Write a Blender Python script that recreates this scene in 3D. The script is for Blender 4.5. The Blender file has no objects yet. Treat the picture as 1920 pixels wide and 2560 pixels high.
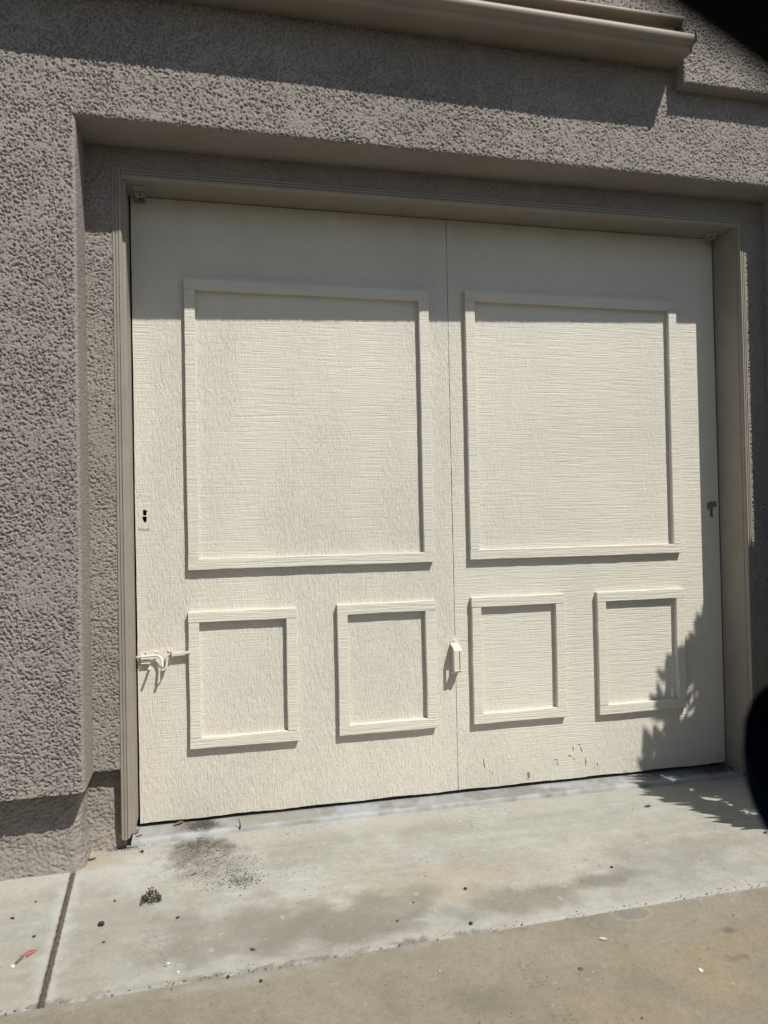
import bpy, bmesh, math, random
import numpy as np
from mathutils import Vector, Matrix

random.seed(7)
RNG = np.random.default_rng(11)
SC = bpy.context.scene
COL = SC.collection

# ---------------------------------------------------------------- camera, sky, sun, exposure
cam = bpy.data.cameras.new("camera")
cam_ob = bpy.data.objects.new("camera", cam)
COL.objects.link(cam_ob)
cam.sensor_fit = 'AUTO'
cam.sensor_width = 36.0
cam.lens = 27.04
cam.clip_start = 0.01
cam.clip_end = 400.0
_r = Vector((0.97281988, -0.23064806, -0.02056119))
_d = Vector((-0.01661054, 0.01905741, -0.99968040))
_f = Vector((0.23096619, 0.97285060, 0.01470824))
M = Matrix((( _r.x, -_d.x, -_f.x, 0.21809613),
            ( _r.y, -_d.y, -_f.y, -2.73513669),
            ( _r.z, -_d.z, -_f.z, 1.03637742),
            (0, 0, 0, 1)))
cam_ob.matrix_world = M
cam.dof.use_dof = True
cam.dof.focus_distance = 3.0
cam.dof.aperture_fstop = 5.4           # a phone lens: about 5 mm of glass
SC.camera = cam_ob

SX, SZ = 0.60, 1.60                     # shadow run per metre of depth
to_sun = Vector((SX, -1.0, SZ)).normalized()
elev = math.asin(to_sun.z)
azim = math.atan2(to_sun.x, to_sun.y)   # clockwise from +Y
world = bpy.data.worlds.new("World")
SC.world = world
world.use_nodes = True
wn = world.node_tree.nodes
wl = world.node_tree.links
for n in list(wn):
    wn.remove(n)
wo = wn.new("ShaderNodeOutputWorld")
wb = wn.new("ShaderNodeBackground")
ws = wn.new("ShaderNodeTexSky")
ws.sky_type = 'NISHITA'
ws.sun_disc = False
ws.sun_elevation = elev
ws.sun_rotation = azim
wb.inputs["Strength"].default_value = 0.068
wl.new(ws.outputs[0], wb.inputs[0])
wl.new(wb.outputs[0], wo.inputs[0])

sun = bpy.data.lights.new("sun", 'SUN')
sun.energy = 4.3
sun.angle = math.radians(0.53)
sun.color = (1.0, 0.972, 0.915)
sun_ob = bpy.data.objects.new("sun", sun)
COL.objects.link(sun_ob)
sun_ob.rotation_euler = to_sun.to_track_quat('Z', 'Y').to_euler()
sun_ob.location = to_sun * 20

SC.view_settings.view_transform = 'Standard'
SC.view_settings.look = 'None'
SC.view_settings.gamma = 1.0
SC.view_settings.use_curve_mapping = False
SC.view_settings.exposure = 0.24

# ---------------------------------------------------------------- numpy noise
_perm = np.random.default_rng(3).permutation(256)
_perm = np.concatenate([_perm, _perm, _perm])
_g = np.random.default_rng(4).normal(size=(256, 3))
_g /= np.linalg.norm(_g, axis=1)[:, None]


def perlin(P):
    P = np.asarray(P, dtype=np.float64)
    I = np.floor(P).astype(np.int64)
    F = P - I
    I &= 255
    U = F * F * F * (F * (F * 6 - 15) + 10)
    out = 0.0
    for dx in (0, 1):
        wx = U[:, 0] if dx else 1 - U[:, 0]
        for dy in (0, 1):
            wy = U[:, 1] if dy else 1 - U[:, 1]
            for dz in (0, 1):
                wz = U[:, 2] if dz else 1 - U[:, 2]
                h = _perm[_perm[_perm[(I[:, 0] + dx) & 255] + ((I[:, 1] + dy) & 255)] + ((I[:, 2] + dz) & 255)]
                gr = _g[h]
                dot = gr[:, 0] * (F[:, 0] - dx) + gr[:, 1] * (F[:, 1] - dy) + gr[:, 2] * (F[:, 2] - dz)
                out = out + wx * wy * wz * dot
    return out * 1.6


def sstep(a, b, x):
    t = np.clip((x - a) / (b - a), 0, 1)
    return t * t * (3 - 2 * t)


def fbm(P, octs=3):
    s = 0
    a = 1.0
    for i in range(octs):
        s = s + a * perlin(P * (2 ** i) + 17.3 * i)
        a *= 0.5
    return s


# ---------------------------------------------------------------- object helpers
def tag(o, label=None, cat=None, group=None, kind=None):
    if label:
        o["label"] = label
    if cat:
        o["category"] = cat
    if group:
        o["group"] = group
    if kind:
        o["kind"] = kind
    return o


def empty(name, loc, label, cat, group=None):
    o = bpy.data.objects.new(name, None)
    o.empty_display_size = 0.1
    o.location = loc
    COL.objects.link(o)
    return tag(o, label, cat, group)


def world_loc(o):
    v = Vector((0, 0, 0))
    while o is not None:
        v += o.location
        o = o.parent
    return v


def link(me, name, mat, parent=None, origin=None):
    """link mesh whose vertices are in world coordinates; the origin goes to `origin` (default: parent's)"""
    o = bpy.data.objects.new(name, me)
    pl = world_loc(parent) if parent else Vector((0, 0, 0))
    og = Vector(origin) if origin is not None else pl
    if og.length:
        me.transform(Matrix.Translation(-og))
    o.location = og - pl
    if parent:
        o.parent = parent
    if mat is not None:
        me.materials.append(mat)
    COL.objects.link(o)
    return o


def mesh_np(name, V, Q, smooth=True):
    me = bpy.data.meshes.new(name)
    V = np.asarray(V, dtype=np.float32)
    Q = np.asarray(Q, dtype=np.int32)
    k = Q.shape[1]
    me.vertices.add(len(V))
    me.vertices.foreach_set("co", V.ravel())
    me.loops.add(Q.size)
    me.loops.foreach_set("vertex_index", Q.ravel())
    me.polygons.add(len(Q))
    me.polygons.foreach_set("loop_start", np.arange(0, Q.size, k, dtype=np.int32))
    me.polygons.foreach_set("loop_total", np.full(len(Q), k, dtype=np.int32))
    me.update(calc_edges=True)
    me.validate()
    if smooth:
        me.polygons.foreach_set("use_smooth", np.ones(len(Q), dtype=bool))
    return me


def grid_quads(nu, nv, off=0, flip=False):
    i = np.arange(nu - 1)[:, None]
    j = np.arange(nv - 1)[None, :]
    a = (i * nv + j).ravel() + off
    q = np.stack([a, a + nv, a + nv + 1, a + 1], 1)
    return q[:, ::-1] if flip else q


class MB:
    """collects simple solids into one bmesh"""
    def __init__(self):
        self.bm = bmesh.new()

    def box(self, lo, hi, rot=None, pivot=None):
        vs = []
        for x in (lo[0], hi[0]):
            for y in (lo[1], hi[1]):
                for z in (lo[2], hi[2]):
                    v = Vector((x, y, z))
                    if rot is not None:
                        p = Vector(pivot) if pivot is not None else (Vector(lo) + Vector(hi)) / 2
                        v = rot @ (v - p) + p
                    vs.append(self.bm.verts.new(v))
        for f in ((0, 1, 3, 2), (4, 6, 7, 5), (0, 4, 5, 1), (2, 3, 7, 6), (0, 2, 6, 4), (1, 5, 7, 3)):
            self.bm.faces.new([vs[k] for k in f])
        return self

    def tube(self, pts, r, n=10, cap=True):
        pts = [Vector(p) for p in pts]
        rr = r if isinstance(r, (list, tuple)) else [r] * len(pts)
        rings = []
        prev = None
        for i, p in enumerate(pts):
            if i == 0:
                t = (pts[1] - p)
            elif i == len(pts) - 1:
                t = (p - pts[i - 1])
            else:
                t = (pts[i + 1] - pts[i - 1])
            t.normalize()
            if prev is None:
                a = Vector((0, 0, 1)) if abs(t.z) < 0.9 else Vector((1, 0, 0))
                u = t.cross(a).normalized()
            else:
                u = (prev - t * prev.dot(t)).normalized()
            prev = u
            w = t.cross(u)
            rings.append([self.bm.verts.new(p + (u * math.cos(2 * math.pi * k / n) + w * math.sin(2 * math.pi * k / n)) * rr[i]) for k in range(n)])
        for a, b in zip(rings, rings[1:]):
            for k in range(n):
                self.bm.faces.new((a[k], a[(k + 1) % n], b[(k + 1) % n], b[k]))
        if cap:
            self.bm.faces.new(rings[0][::-1])
            self.bm.faces.new(rings[-1])
        return self

    def prism(self, poly, axis, a, b):
        """poly: list of 2D points in the other two axes (cyclic order of axes), extruded along axis from a to b"""
        def mk(p, t):
            if axis == 'x':
                return (t, p[0], p[1])
            if axis == 'y':
                return (p[0], t, p[1])
            return (p[0], p[1], t)
        A = [self.bm.verts.new(mk(p, a)) for p in poly]
        B = [self.bm.verts.new(mk(p, b)) for p in poly]
        n = len(poly)
        for k in range(n):
            self.bm.faces.new((A[k], A[(k + 1) % n], B[(k + 1) % n], B[k]))
        self.bm.faces.new(A[::-1])
        self.bm.faces.new(B)
        return self

    def ball(self, c, r, seg=12, rings=8, scale=(1, 1, 1)):
        m = Matrix.Translation(Vector(c)) @ Matrix.Diagonal((r * scale[0], r * scale[1], r * scale[2], 1))
        bmesh.ops.create_uvsphere(self.bm, u_segments=seg, v_segments=rings, radius=1.0, matrix=m)
        return self

    def build(self, name, mat, parent=None, bevel=0, smooth=False, origin=None, seg=2):
        bmesh.ops.recalc_face_normals(self.bm, faces=self.bm.faces)
        if bevel:
            bmesh.ops.bevel(self.bm, geom=self.bm.edges[:], offset=bevel, segments=seg, profile=0.6, affect='EDGES', clamp_overlap=True)
        me = bpy.data.meshes.new(name)
        self.bm.to_mesh(me)
        self.bm.free()
        if smooth:
            me.shade_smooth()
        return link(me, name, mat, parent, origin)


# ---------------------------------------------------------------- materials
def new_mat(name):
    m = bpy.data.materials.new(name)
    m.use_nodes = True
    nt = m.node_tree
    for n in list(nt.nodes):
        nt.nodes.remove(n)
    out = nt.nodes.new("ShaderNodeOutputMaterial")
    b = nt.nodes.new("ShaderNodeBsdfPrincipled")
    nt.links.new(b.outputs[0], out.inputs[0])
    return m, nt, b


def N(nt, typ, **kw):
    n = nt.nodes.new(typ)
    for k, v in kw.items():
        if k in n.inputs:
            n.inputs[k].default_value = v
        else:
            setattr(n, k, v)
    return n


def mathn(nt, op, a, b=None, c=None):
    n = nt.nodes.new("ShaderNodeMath")
    n.operation = op
    for i, v in enumerate((a, b, c)):
        if v is None:
            continue
        if isinstance(v, (int, float)):
            n.inputs[i].default_value = v
        else:
            nt.links.new(v, n.inputs[i])
    return n.outputs[0]


def mixc(nt, fac, a, b):
    n = nt.nodes.new("ShaderNodeMix")
    n.data_type = 'RGBA'
    for s, v in ((n.inputs[0], fac), (n.inputs[6], a), (n.inputs[7], b)):
        if isinstance(v, (int, float)):
            s.default_value = v
        elif isinstance(v, tuple):
            s.default_value = (*v[:3], 1)
        else:
            nt.links.new(v, s)
    return n.outputs[2]


def ramp(nt, src, a, b):
    n = nt.nodes.new("ShaderNodeMapRange")
    n.inputs[1].default_value = a
    n.inputs[2].default_value = b
    n.clamp = True
    nt.links.new(src, n.inputs[0])
    return n.outputs[0]


def coords(nt, scale=(1, 1, 1), rot=(0, 0, 0)):
    g = nt.nodes.new("ShaderNodeNewGeometry")
    mp = nt.nodes.new("ShaderNodeMapping")
    mp.inputs["Scale"].default_value = scale
    mp.inputs["Rotation"].default_value = rot
    nt.links.new(g.outputs["Position"], mp.inputs[0])
    return mp.outputs[0]


def noise(nt, vec, scale, detail=2, rough=0.5, dist=0.0):
    n = nt.nodes.new("ShaderNodeTexNoise")
    n.inputs["Scale"].default_value = scale
    n.inputs["Detail"].default_value = detail
    n.inputs["Roughness"].default_value = rough
    n.inputs["Distortion"].default_value = dist
    nt.links.new(vec, n.inputs["Vector"])
    return n.outputs["Fac"]


def bump(nt, b, h, dist, strength=1.0):
    n = nt.nodes.new("ShaderNodeBump")
    n.inputs["Distance"].default_value = dist
    n.inputs["Strength"].default_value = strength
    nt.links.new(h, n.inputs["Height"])
    nt.links.new(n.outputs[0], b.inputs["Normal"])


def simple(name, col, rough=0.6, metal=0.0, var=0.12, vscale=30, bumpd=0.0, bscale=200, spec=0.5):
    m, nt, b = new_mat(name)
    c = coords(nt)
    f = noise(nt, c, vscale, 4, 0.6)
    lo = tuple(x * (1 - var) for x in col)
    hi = tuple(min(1, x * (1 + var)) for x in col)
    nt.links.new(mixc(nt, ramp(nt, f, 0.3, 0.7), lo, hi), b.inputs["Base Color"])
    b.inputs["Roughness"].default_value = rough
    b.inputs["Metallic"].default_value = metal
    b.inputs["Specular IOR Level"].default_value = spec
    if bumpd:
        bump(nt, b, noise(nt, c, bscale, 3, 0.6), bumpd)
    return m


def mat_stucco(name, col, bd=0.0016):
    m, nt, b = new_mat(name)
    c = coords(nt)
    f1 = noise(nt, c, 2.3, 5, 0.6)
    f2 = noise(nt, c, 55, 3, 0.6)
    a = mixc(nt, ramp(nt, f1, 0.3, 0.7), tuple(x * 0.86 for x in col), tuple(x * 1.10 for x in col))
    g = nt.nodes.new("ShaderNodeNewGeometry")
    warm = noise(nt, coords(nt, (1, 1, 0.3)), 5.0, 3, 0.6)
    a = mixc(nt, mathn(nt, 'MULTIPLY', ramp(nt, warm, 0.5, 0.75), 0.35), a, (col[0] * 0.92, col[1] * 0.9, col[2] * 0.93))
    a = mixc(nt, mathn(nt, 'MULTIPLY', ramp(nt, f2, 0.35, 0.65), 0.35), a, tuple(x * 1.18 for x in col))
    nt.links.new(a, b.inputs["Base Color"])
    b.inputs["Roughness"].default_value = 0.92
    b.inputs["Specular IOR Level"].default_value = 0.2
    h = noise(nt, c, 190, 4, 0.65)
    bump(nt, b, h, bd)
    return m


def mat_wood(name, mode):
    """painted rough-sawn plywood; mode 'sheet', 'h' or 'v' (direction of the grain)"""
    m, nt, b = new_mat(name)
    c = coords(nt)
    cream = (0.652, 0.617, 0.522)
    f1 = noise(nt, c, 1.6, 4, 0.6)
    f2 = noise(nt, c, 40, 3, 0.6)
    col = mixc(nt, ramp(nt, f1, 0.3, 0.7), tuple(x * 0.91 for x in cream), (0.676, 0.633, 0.538))
    col = mixc(nt, mathn(nt, 'MULTIPLY', ramp(nt, f2, 0.55, 0.72), 0.16), col, tuple(x * 0.8 for x in cream))
    # saw marks across, grain down
    warp = nt.nodes.new("ShaderNodeTexNoise")
    warp.inputs["Scale"].default_value = 5.0
    warp.inputs["Detail"].default_value = 3
    nt.links.new(c, warp.inputs["Vector"])
    addw = nt.nodes.new("ShaderNodeVectorMath")
    addw.operation = 'MULTIPLY_ADD'
    nt.links.new(warp.outputs["Color"], addw.inputs[0])
    addw.inputs[1].default_value = (0.03, 0.0, 0.0018)
    nt.links.new(c, addw.inputs[2])

    def stretched(sc, scale, det, rough, dist=0.0):
        mp = nt.nodes.new("ShaderNodeMapping")
        mp.inputs["Scale"].default_value = sc
        nt.links.new(addw.outputs[0], mp.inputs[0])
        return noise(nt, mp.outputs[0], scale, det, rough, dist)

    saw = stretched((0.022, 1, 1), 300, 2, 0.6)          # long thin horizontal lines
    saw2 = stretched((0.045, 1, 1), 130, 2, 0.6)
    grain = stretched((1, 1, 0.08), 260, 3, 0.6, 0.4)     # vertical grain, wandering
    grain2 = stretched((1, 1, 0.2), 130, 2, 0.6, 1.2)
    gm = stretched((1, 1, 0.25), 3.2, 3, 0.55)
    sawh = mathn(nt, 'ADD', ramp(nt, saw, 0.36, 0.60), mathn(nt, 'MULTIPLY', ramp(nt, saw2, 0.38, 0.5), 0.8))
    grh = mathn(nt, 'ADD', ramp(nt, grain, 0.36, 0.62), mathn(nt, 'MULTIPLY', ramp(nt, grain2, 0.38, 0.55), 1.0))
    fine = noise(nt, c, 260, 3, 0.6)
    if mode == 'sheet':
        g = nt.nodes.new("ShaderNodeNewGeometry")
        sx = nt.nodes.new("ShaderNodeSeparateXYZ")
        nt.links.new(g.outputs["Position"], sx.inputs[0])
        right = ramp(nt, sx.outputs[0], 1.12, 1.35)       # the right sheet is mostly saw marks
        low = ramp(nt, sx.outputs[2], 0.45, 0.1)          # weathered grain near the ground
        mask = mathn(nt, 'ADD', ramp(nt, gm, 0.32, 0.56), mathn(nt, 'MULTIPLY', right, -0.42))
        mask = mathn(nt, 'ADD', mask, mathn(nt, 'MULTIPLY', low, 0.6))
        mk = nt.nodes.new("ShaderNodeClamp")
        nt.links.new(mask, mk.inputs[0])
        mk.inputs[1].default_value = 0.30
        mask = mk.outputs[0]
        h = mathn(nt, 'ADD', mathn(nt, 'MULTIPLY', sawh, mathn(nt, 'SUBTRACT', 1.15, mask)), mathn(nt, 'MULTIPLY', grh, mathn(nt, 'MULTIPLY', mask, 1.25)))
        d = 0.00075
    elif mode == 'h':
        h = mathn(nt, 'ADD', mathn(nt, 'MULTIPLY', sawh, 0.9), mathn(nt, 'MULTIPLY', grh, 0.15))
        d = 0.0007
    else:
        h = mathn(nt, 'ADD', mathn(nt, 'MULTIPLY', grh, 0.45), mathn(nt, 'MULTIPLY', sawh, 0.65))
        d = 0.0007
    h = mathn(nt, 'ADD', h, mathn(nt, 'MULTIPLY', fine, 0.7))
    if mode == 'sheet':
        # brown weather stain under the head jamb, grime toward the foot
        st = noise(nt, coords(nt, (1, 1, 0.35)), 7.0, 4, 0.65)
        top = mathn(nt, 'MULTIPLY', ramp(nt, sx.outputs[2], 2.06, 2.17), ramp(nt, st, 0.30, 0.62))
        col = mixc(nt, mathn(nt, 'MULTIPLY', top, 0.42), col, (0.42, 0.35, 0.255))
        ft = mathn(nt, 'MULTIPLY', ramp(nt, sx.outputs[2], 0.16, 0.04), ramp(nt, st, 0.40, 0.66))
        col = mixc(nt, mathn(nt, 'MULTIPLY', ft, 0.25), col, (0.45, 0.39, 0.30))
        spk = noise(nt, c, 95, 2, 0.5)
        col = mixc(nt, mathn(nt, 'MULTIPLY', ramp(nt, spk, 0.72, 0.78), 0.35), col, (0.38, 0.34, 0.27))
    nt.links.new(col, b.inputs["Base Color"])
    b.inputs["Roughness"].default_value = 0.62
    b.inputs["Specular IOR Level"].default_value = 0.35
    bump(nt, b, h, d)
    return m


def mat_concrete(name, speck=0.22, bd=0.0012, cracks=True):
    m, nt, b = new_mat(name)
    at = nt.nodes.new("ShaderNodeAttribute")
    at.attribute_name = "stain"
    c = coords(nt)
    f = noise(nt, c, 130, 4, 0.7)
    f2 = noise(nt, c, 420, 2, 0.6)
    k = mathn(nt, 'ADD', mathn(nt, 'MULTIPLY', ramp(nt, f, 0.25, 0.75), speck), mathn(nt, 'MULTIPLY', ramp(nt, f2, 0.25, 0.75), speck))
    k = mathn(nt, 'ADD', k, 1.0 - speck)
    mul = nt.nodes.new("ShaderNodeVectorMath")
    mul.operation = 'SCALE'
    nt.links.new(at.outputs["Color"], mul.inputs[0])
    nt.links.new(k, mul.inputs[3])
    col = mul.outputs[0]
    if cracks:
        v = nt.nodes.new("ShaderNodeTexVoronoi")
        v.feature = 'DISTANCE_TO_EDGE'
        v.inputs["Scale"].default_value = 38
        wv = nt.nodes.new("ShaderNodeTexNoise")
        wv.inputs["Scale"].default_value = 30
        wv.inputs["Detail"].default_value = 3
        nt.links.new(c, wv.inputs["Vector"])
        ad = nt.nodes.new("ShaderNodeVectorMath")
        ad.operation = 'MULTIPLY_ADD'
        nt.links.new(wv.outputs["Color"], ad.inputs[0])
        ad.inputs[1].default_value = (0.03, 0.03, 0.0)
        nt.links.new(c, ad.inputs[2])
        nt.links.new(ad.outputs[0], v.inputs["Vector"])
        line = ramp(nt, v.outputs["Distance"], 0.07, 0.0)
        where = ramp(nt, noise(nt, c, 2.6, 3, 0.6), 0.52, 0.66)
        fac = mathn(nt, 'MULTIPLY', mathn(nt, 'MULTIPLY', line, where), 0.45)
        col = mixc(nt, fac, col, (0.15, 0.135, 0.11))
    nt.links.new(col, b.inputs["Base Color"])
    b.inputs["Roughness"].default_value = 0.9
    b.inputs["Specular IOR Level"].default_value = 0.25
    h = mathn(nt, 'ADD', mathn(nt, 'MULTIPLY', f, 1.0), mathn(nt, 'MULTIPLY', f2, 0.6))
    bump(nt, b, h, bd)
    return m


def mat_paint(name, col, rough, coat=0.0):
    m, nt, b = new_mat(name)
    c = coords(nt)
    f = noise(nt, c, 3, 2, 0.5)
    nt.links.new(mixc(nt, f, tuple(x * 0.9 for x in col), tuple(x * 1.1 for x in col)), b.inputs["Base Color"])
    b.inputs["Roughness"].default_value = rough
    b.inputs["Coat Weight"].default_value = coat
    return m


STUC = (0.274, 0.244, 0.217)
M_STUCCO = mat_stucco("stucco_taupe", STUC)
M_STUCCO_FAR = mat_stucco("stucco_taupe_far", STUC, 0.006)
_nt = M_STUCCO_FAR.node_tree
_b = [n for n in _nt.nodes if n.type == 'BSDF_PRINCIPLED'][0]
_h = ramp(_nt, noise(_nt, coords(_nt), 105, 3, 0.65), 0.40, 0.56)
bump(_nt, _b, _h, 0.006)
M_PLINTH = mat_stucco("plinth_render", (0.265, 0.238, 0.208), 0.002)
M_SHEET = mat_wood("painted_plywood", 'sheet')
M_STRIPH = mat_wood("painted_strip_across", 'h')
M_STRIPV = mat_wood("painted_strip_upright", 'v')
M_CASING = simple("taupe_trim_paint", (0.285, 0.25, 0.208), 0.6, 0, 0.08, 14, 0.0006, 160)
M_GUTTER = simple("tan_metal_paint", (0.27, 0.228, 0.178), 0.55, 0, 0.10, 6, 0.0004, 60)
M_CREAMETAL = simple("cream_metal_paint", (0.65, 0.605, 0.52), 0.42, 0, 0.08, 60, 0.0005, 220)
M_GALV = simple("galvanised_steel", (0.42, 0.43, 0.42), 0.45, 0.5, 0.15, 80)
M_RUST = simple("dark_rusty_steel", (0.10, 0.085, 0.07), 0.7, 0.2, 0.4, 90)
M_DARK = simple("dark_interior", (0.012, 0.012, 0.012), 0.95, 0, 0.1, 5)
M_BARE = simple("bare_weathered_wood", (0.20, 0.175, 0.145), 0.85, 0, 0.3, 90, 0.001, 200)
M_CONC = mat_concrete("apron_concrete")
M_DRIVE = mat_concrete("driveway_concrete", 0.25, 0.0016, False)
M_THRESH = mat_concrete("threshold_concrete", 0.14, 0.001, False)
M_FILLER = simple("joint_filler_fibre", (0.115, 0.085, 0.062), 0.95, 0, 0.6, 170, 0.005, 150)
M_SOIL = simple("dark_soil_crumbs", (0.085, 0.066, 0.048), 0.95, 0, 0.5, 200, 0.002, 250)
M_GRAIN = simple("dark_grains", (0.07, 0.058, 0.045), 0.9, 0, 0.4, 300)
M_PEB = simple("black_gravel", (0.028, 0.027, 0.027), 0.8, 0, 0.4, 200, 0.001, 300)
M_DRYLEAF = simple("dry_leaf_brown", (0.165, 0.095, 0.055), 0.8, 0, 0.4, 120, 0.001, 200)
M_TANLEAF = simple("dry_leaf_tan", (0.55, 0.42, 0.24), 0.8, 0, 0.2, 120)
M_REDPETAL = simple("crushed_red_petal", (0.33, 0.125, 0.10), 0.85, 0, 0.5, 90, 0.002, 120)
M_WHITEBIT = simple("white_fleck", (0.78, 0.76, 0.70), 0.8, 0, 0.1, 90)
M_TWIG = simple("grey_twig", (0.12, 0.095, 0.07), 0.9, 0, 0.3, 200)

# ---------------------------------------------------------------- levels
GZ = 0.012         # apron
TZ = 0.026         # threshold
YO, YR = -0.300, -0.150      # outer stucco face, recessed strip face
XL, XR = -0.127, 2.388       # sides of the recess
ZS = 2.268                   # soffit of the recess
YB, YBR = -0.252, -0.110     # plinth faces
ZL = 0.275                   # ledge where the stucco stops
R = 2.269                    # door right edge
S = 1.129                    # joint between the two sheets
DT, DB = 2.17, 0.040         # door top, bottom

# ================================================================ SETTING
def grid_xy(xs, ys, z, wob=None):
    X, Y = np.meshgrid(xs, ys, indexing='ij')
    V = np.stack([X.ravel(), Y.ravel(), np.full(X.size, z)], 1)
    return V, grid_quads(len(xs), len(ys), flip=False)


def set_stain(me, C):
    a = me.attributes.new("stain", 'FLOAT_COLOR', 'POINT')
    C4 = np.concatenate([np.clip(C, 0.01, 0.9), np.ones((len(C), 1))], 1).astype(np.float32)
    a.data.foreach_set("color", C4.ravel())


def blob(V, cx, cy, rx, ry, rot=0.0, rough=0.5, fs=9.0, seed=0.0):
    dx, dy = V[:, 0] - cx, V[:, 1] - cy
    c, s = math.cos(rot), math.sin(rot)
    u, v = (dx * c + dy * s) / rx, (-dx * s + dy * c) / ry
    d = np.sqrt(u * u + v * v)
    n = fbm(np.stack([V[:, 0] * fs, V[:, 1] * fs, np.full(len(V), seed)], 1), 4)
    return 1 - sstep(0.15, 1.45, d + rough * n)


def lerp(C, w, col):
    w = np.clip(w, 0, 1)[:, None]
    return C * (1 - w) + np.array(col)[None, :] * w


def n2(V, s, seed, octs=4, sx=1.0, sy=1.0):
    return fbm(np.stack([V[:, 0] * s * sx, V[:, 1] * s * sy, np.full(len(V), seed)], 1), octs)


# ground to the horizon
V, Q = grid_xy(np.linspace(-120, 120, 25), np.linspace(-120, 120, 25), -0.06)
me = mesh_np("ground", V, Q)
set_stain(me, np.tile([0.20, 0.18, 0.14], (len(V), 1)))
tag(link(me, "ground", M_DRIVE), kind="structure")

JX0, JX1 = -0.172, -0.132     # slanting expansion joint
EDGE_Y = -0.918


def edge_y(x):
    x = np.asarray(x, dtype=float)
    base = -0.934 + (x + 0.216) * (0.060 / 1.95)
    n = fbm(np.stack([x * 6, np.zeros_like(x), np.full_like(x, 5.5)], 1), 3)
    n2_ = perlin(np.stack([x * 70, np.zeros_like(x), np.full_like(x, 9.5)], 1))
    return base + 0.004 * n + 0.0015 * n2_


def joint_x(y):
    t = (np.asarray(y) + 0.269) / (-0.669)
    return JX0 + 0.036 * t


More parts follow.
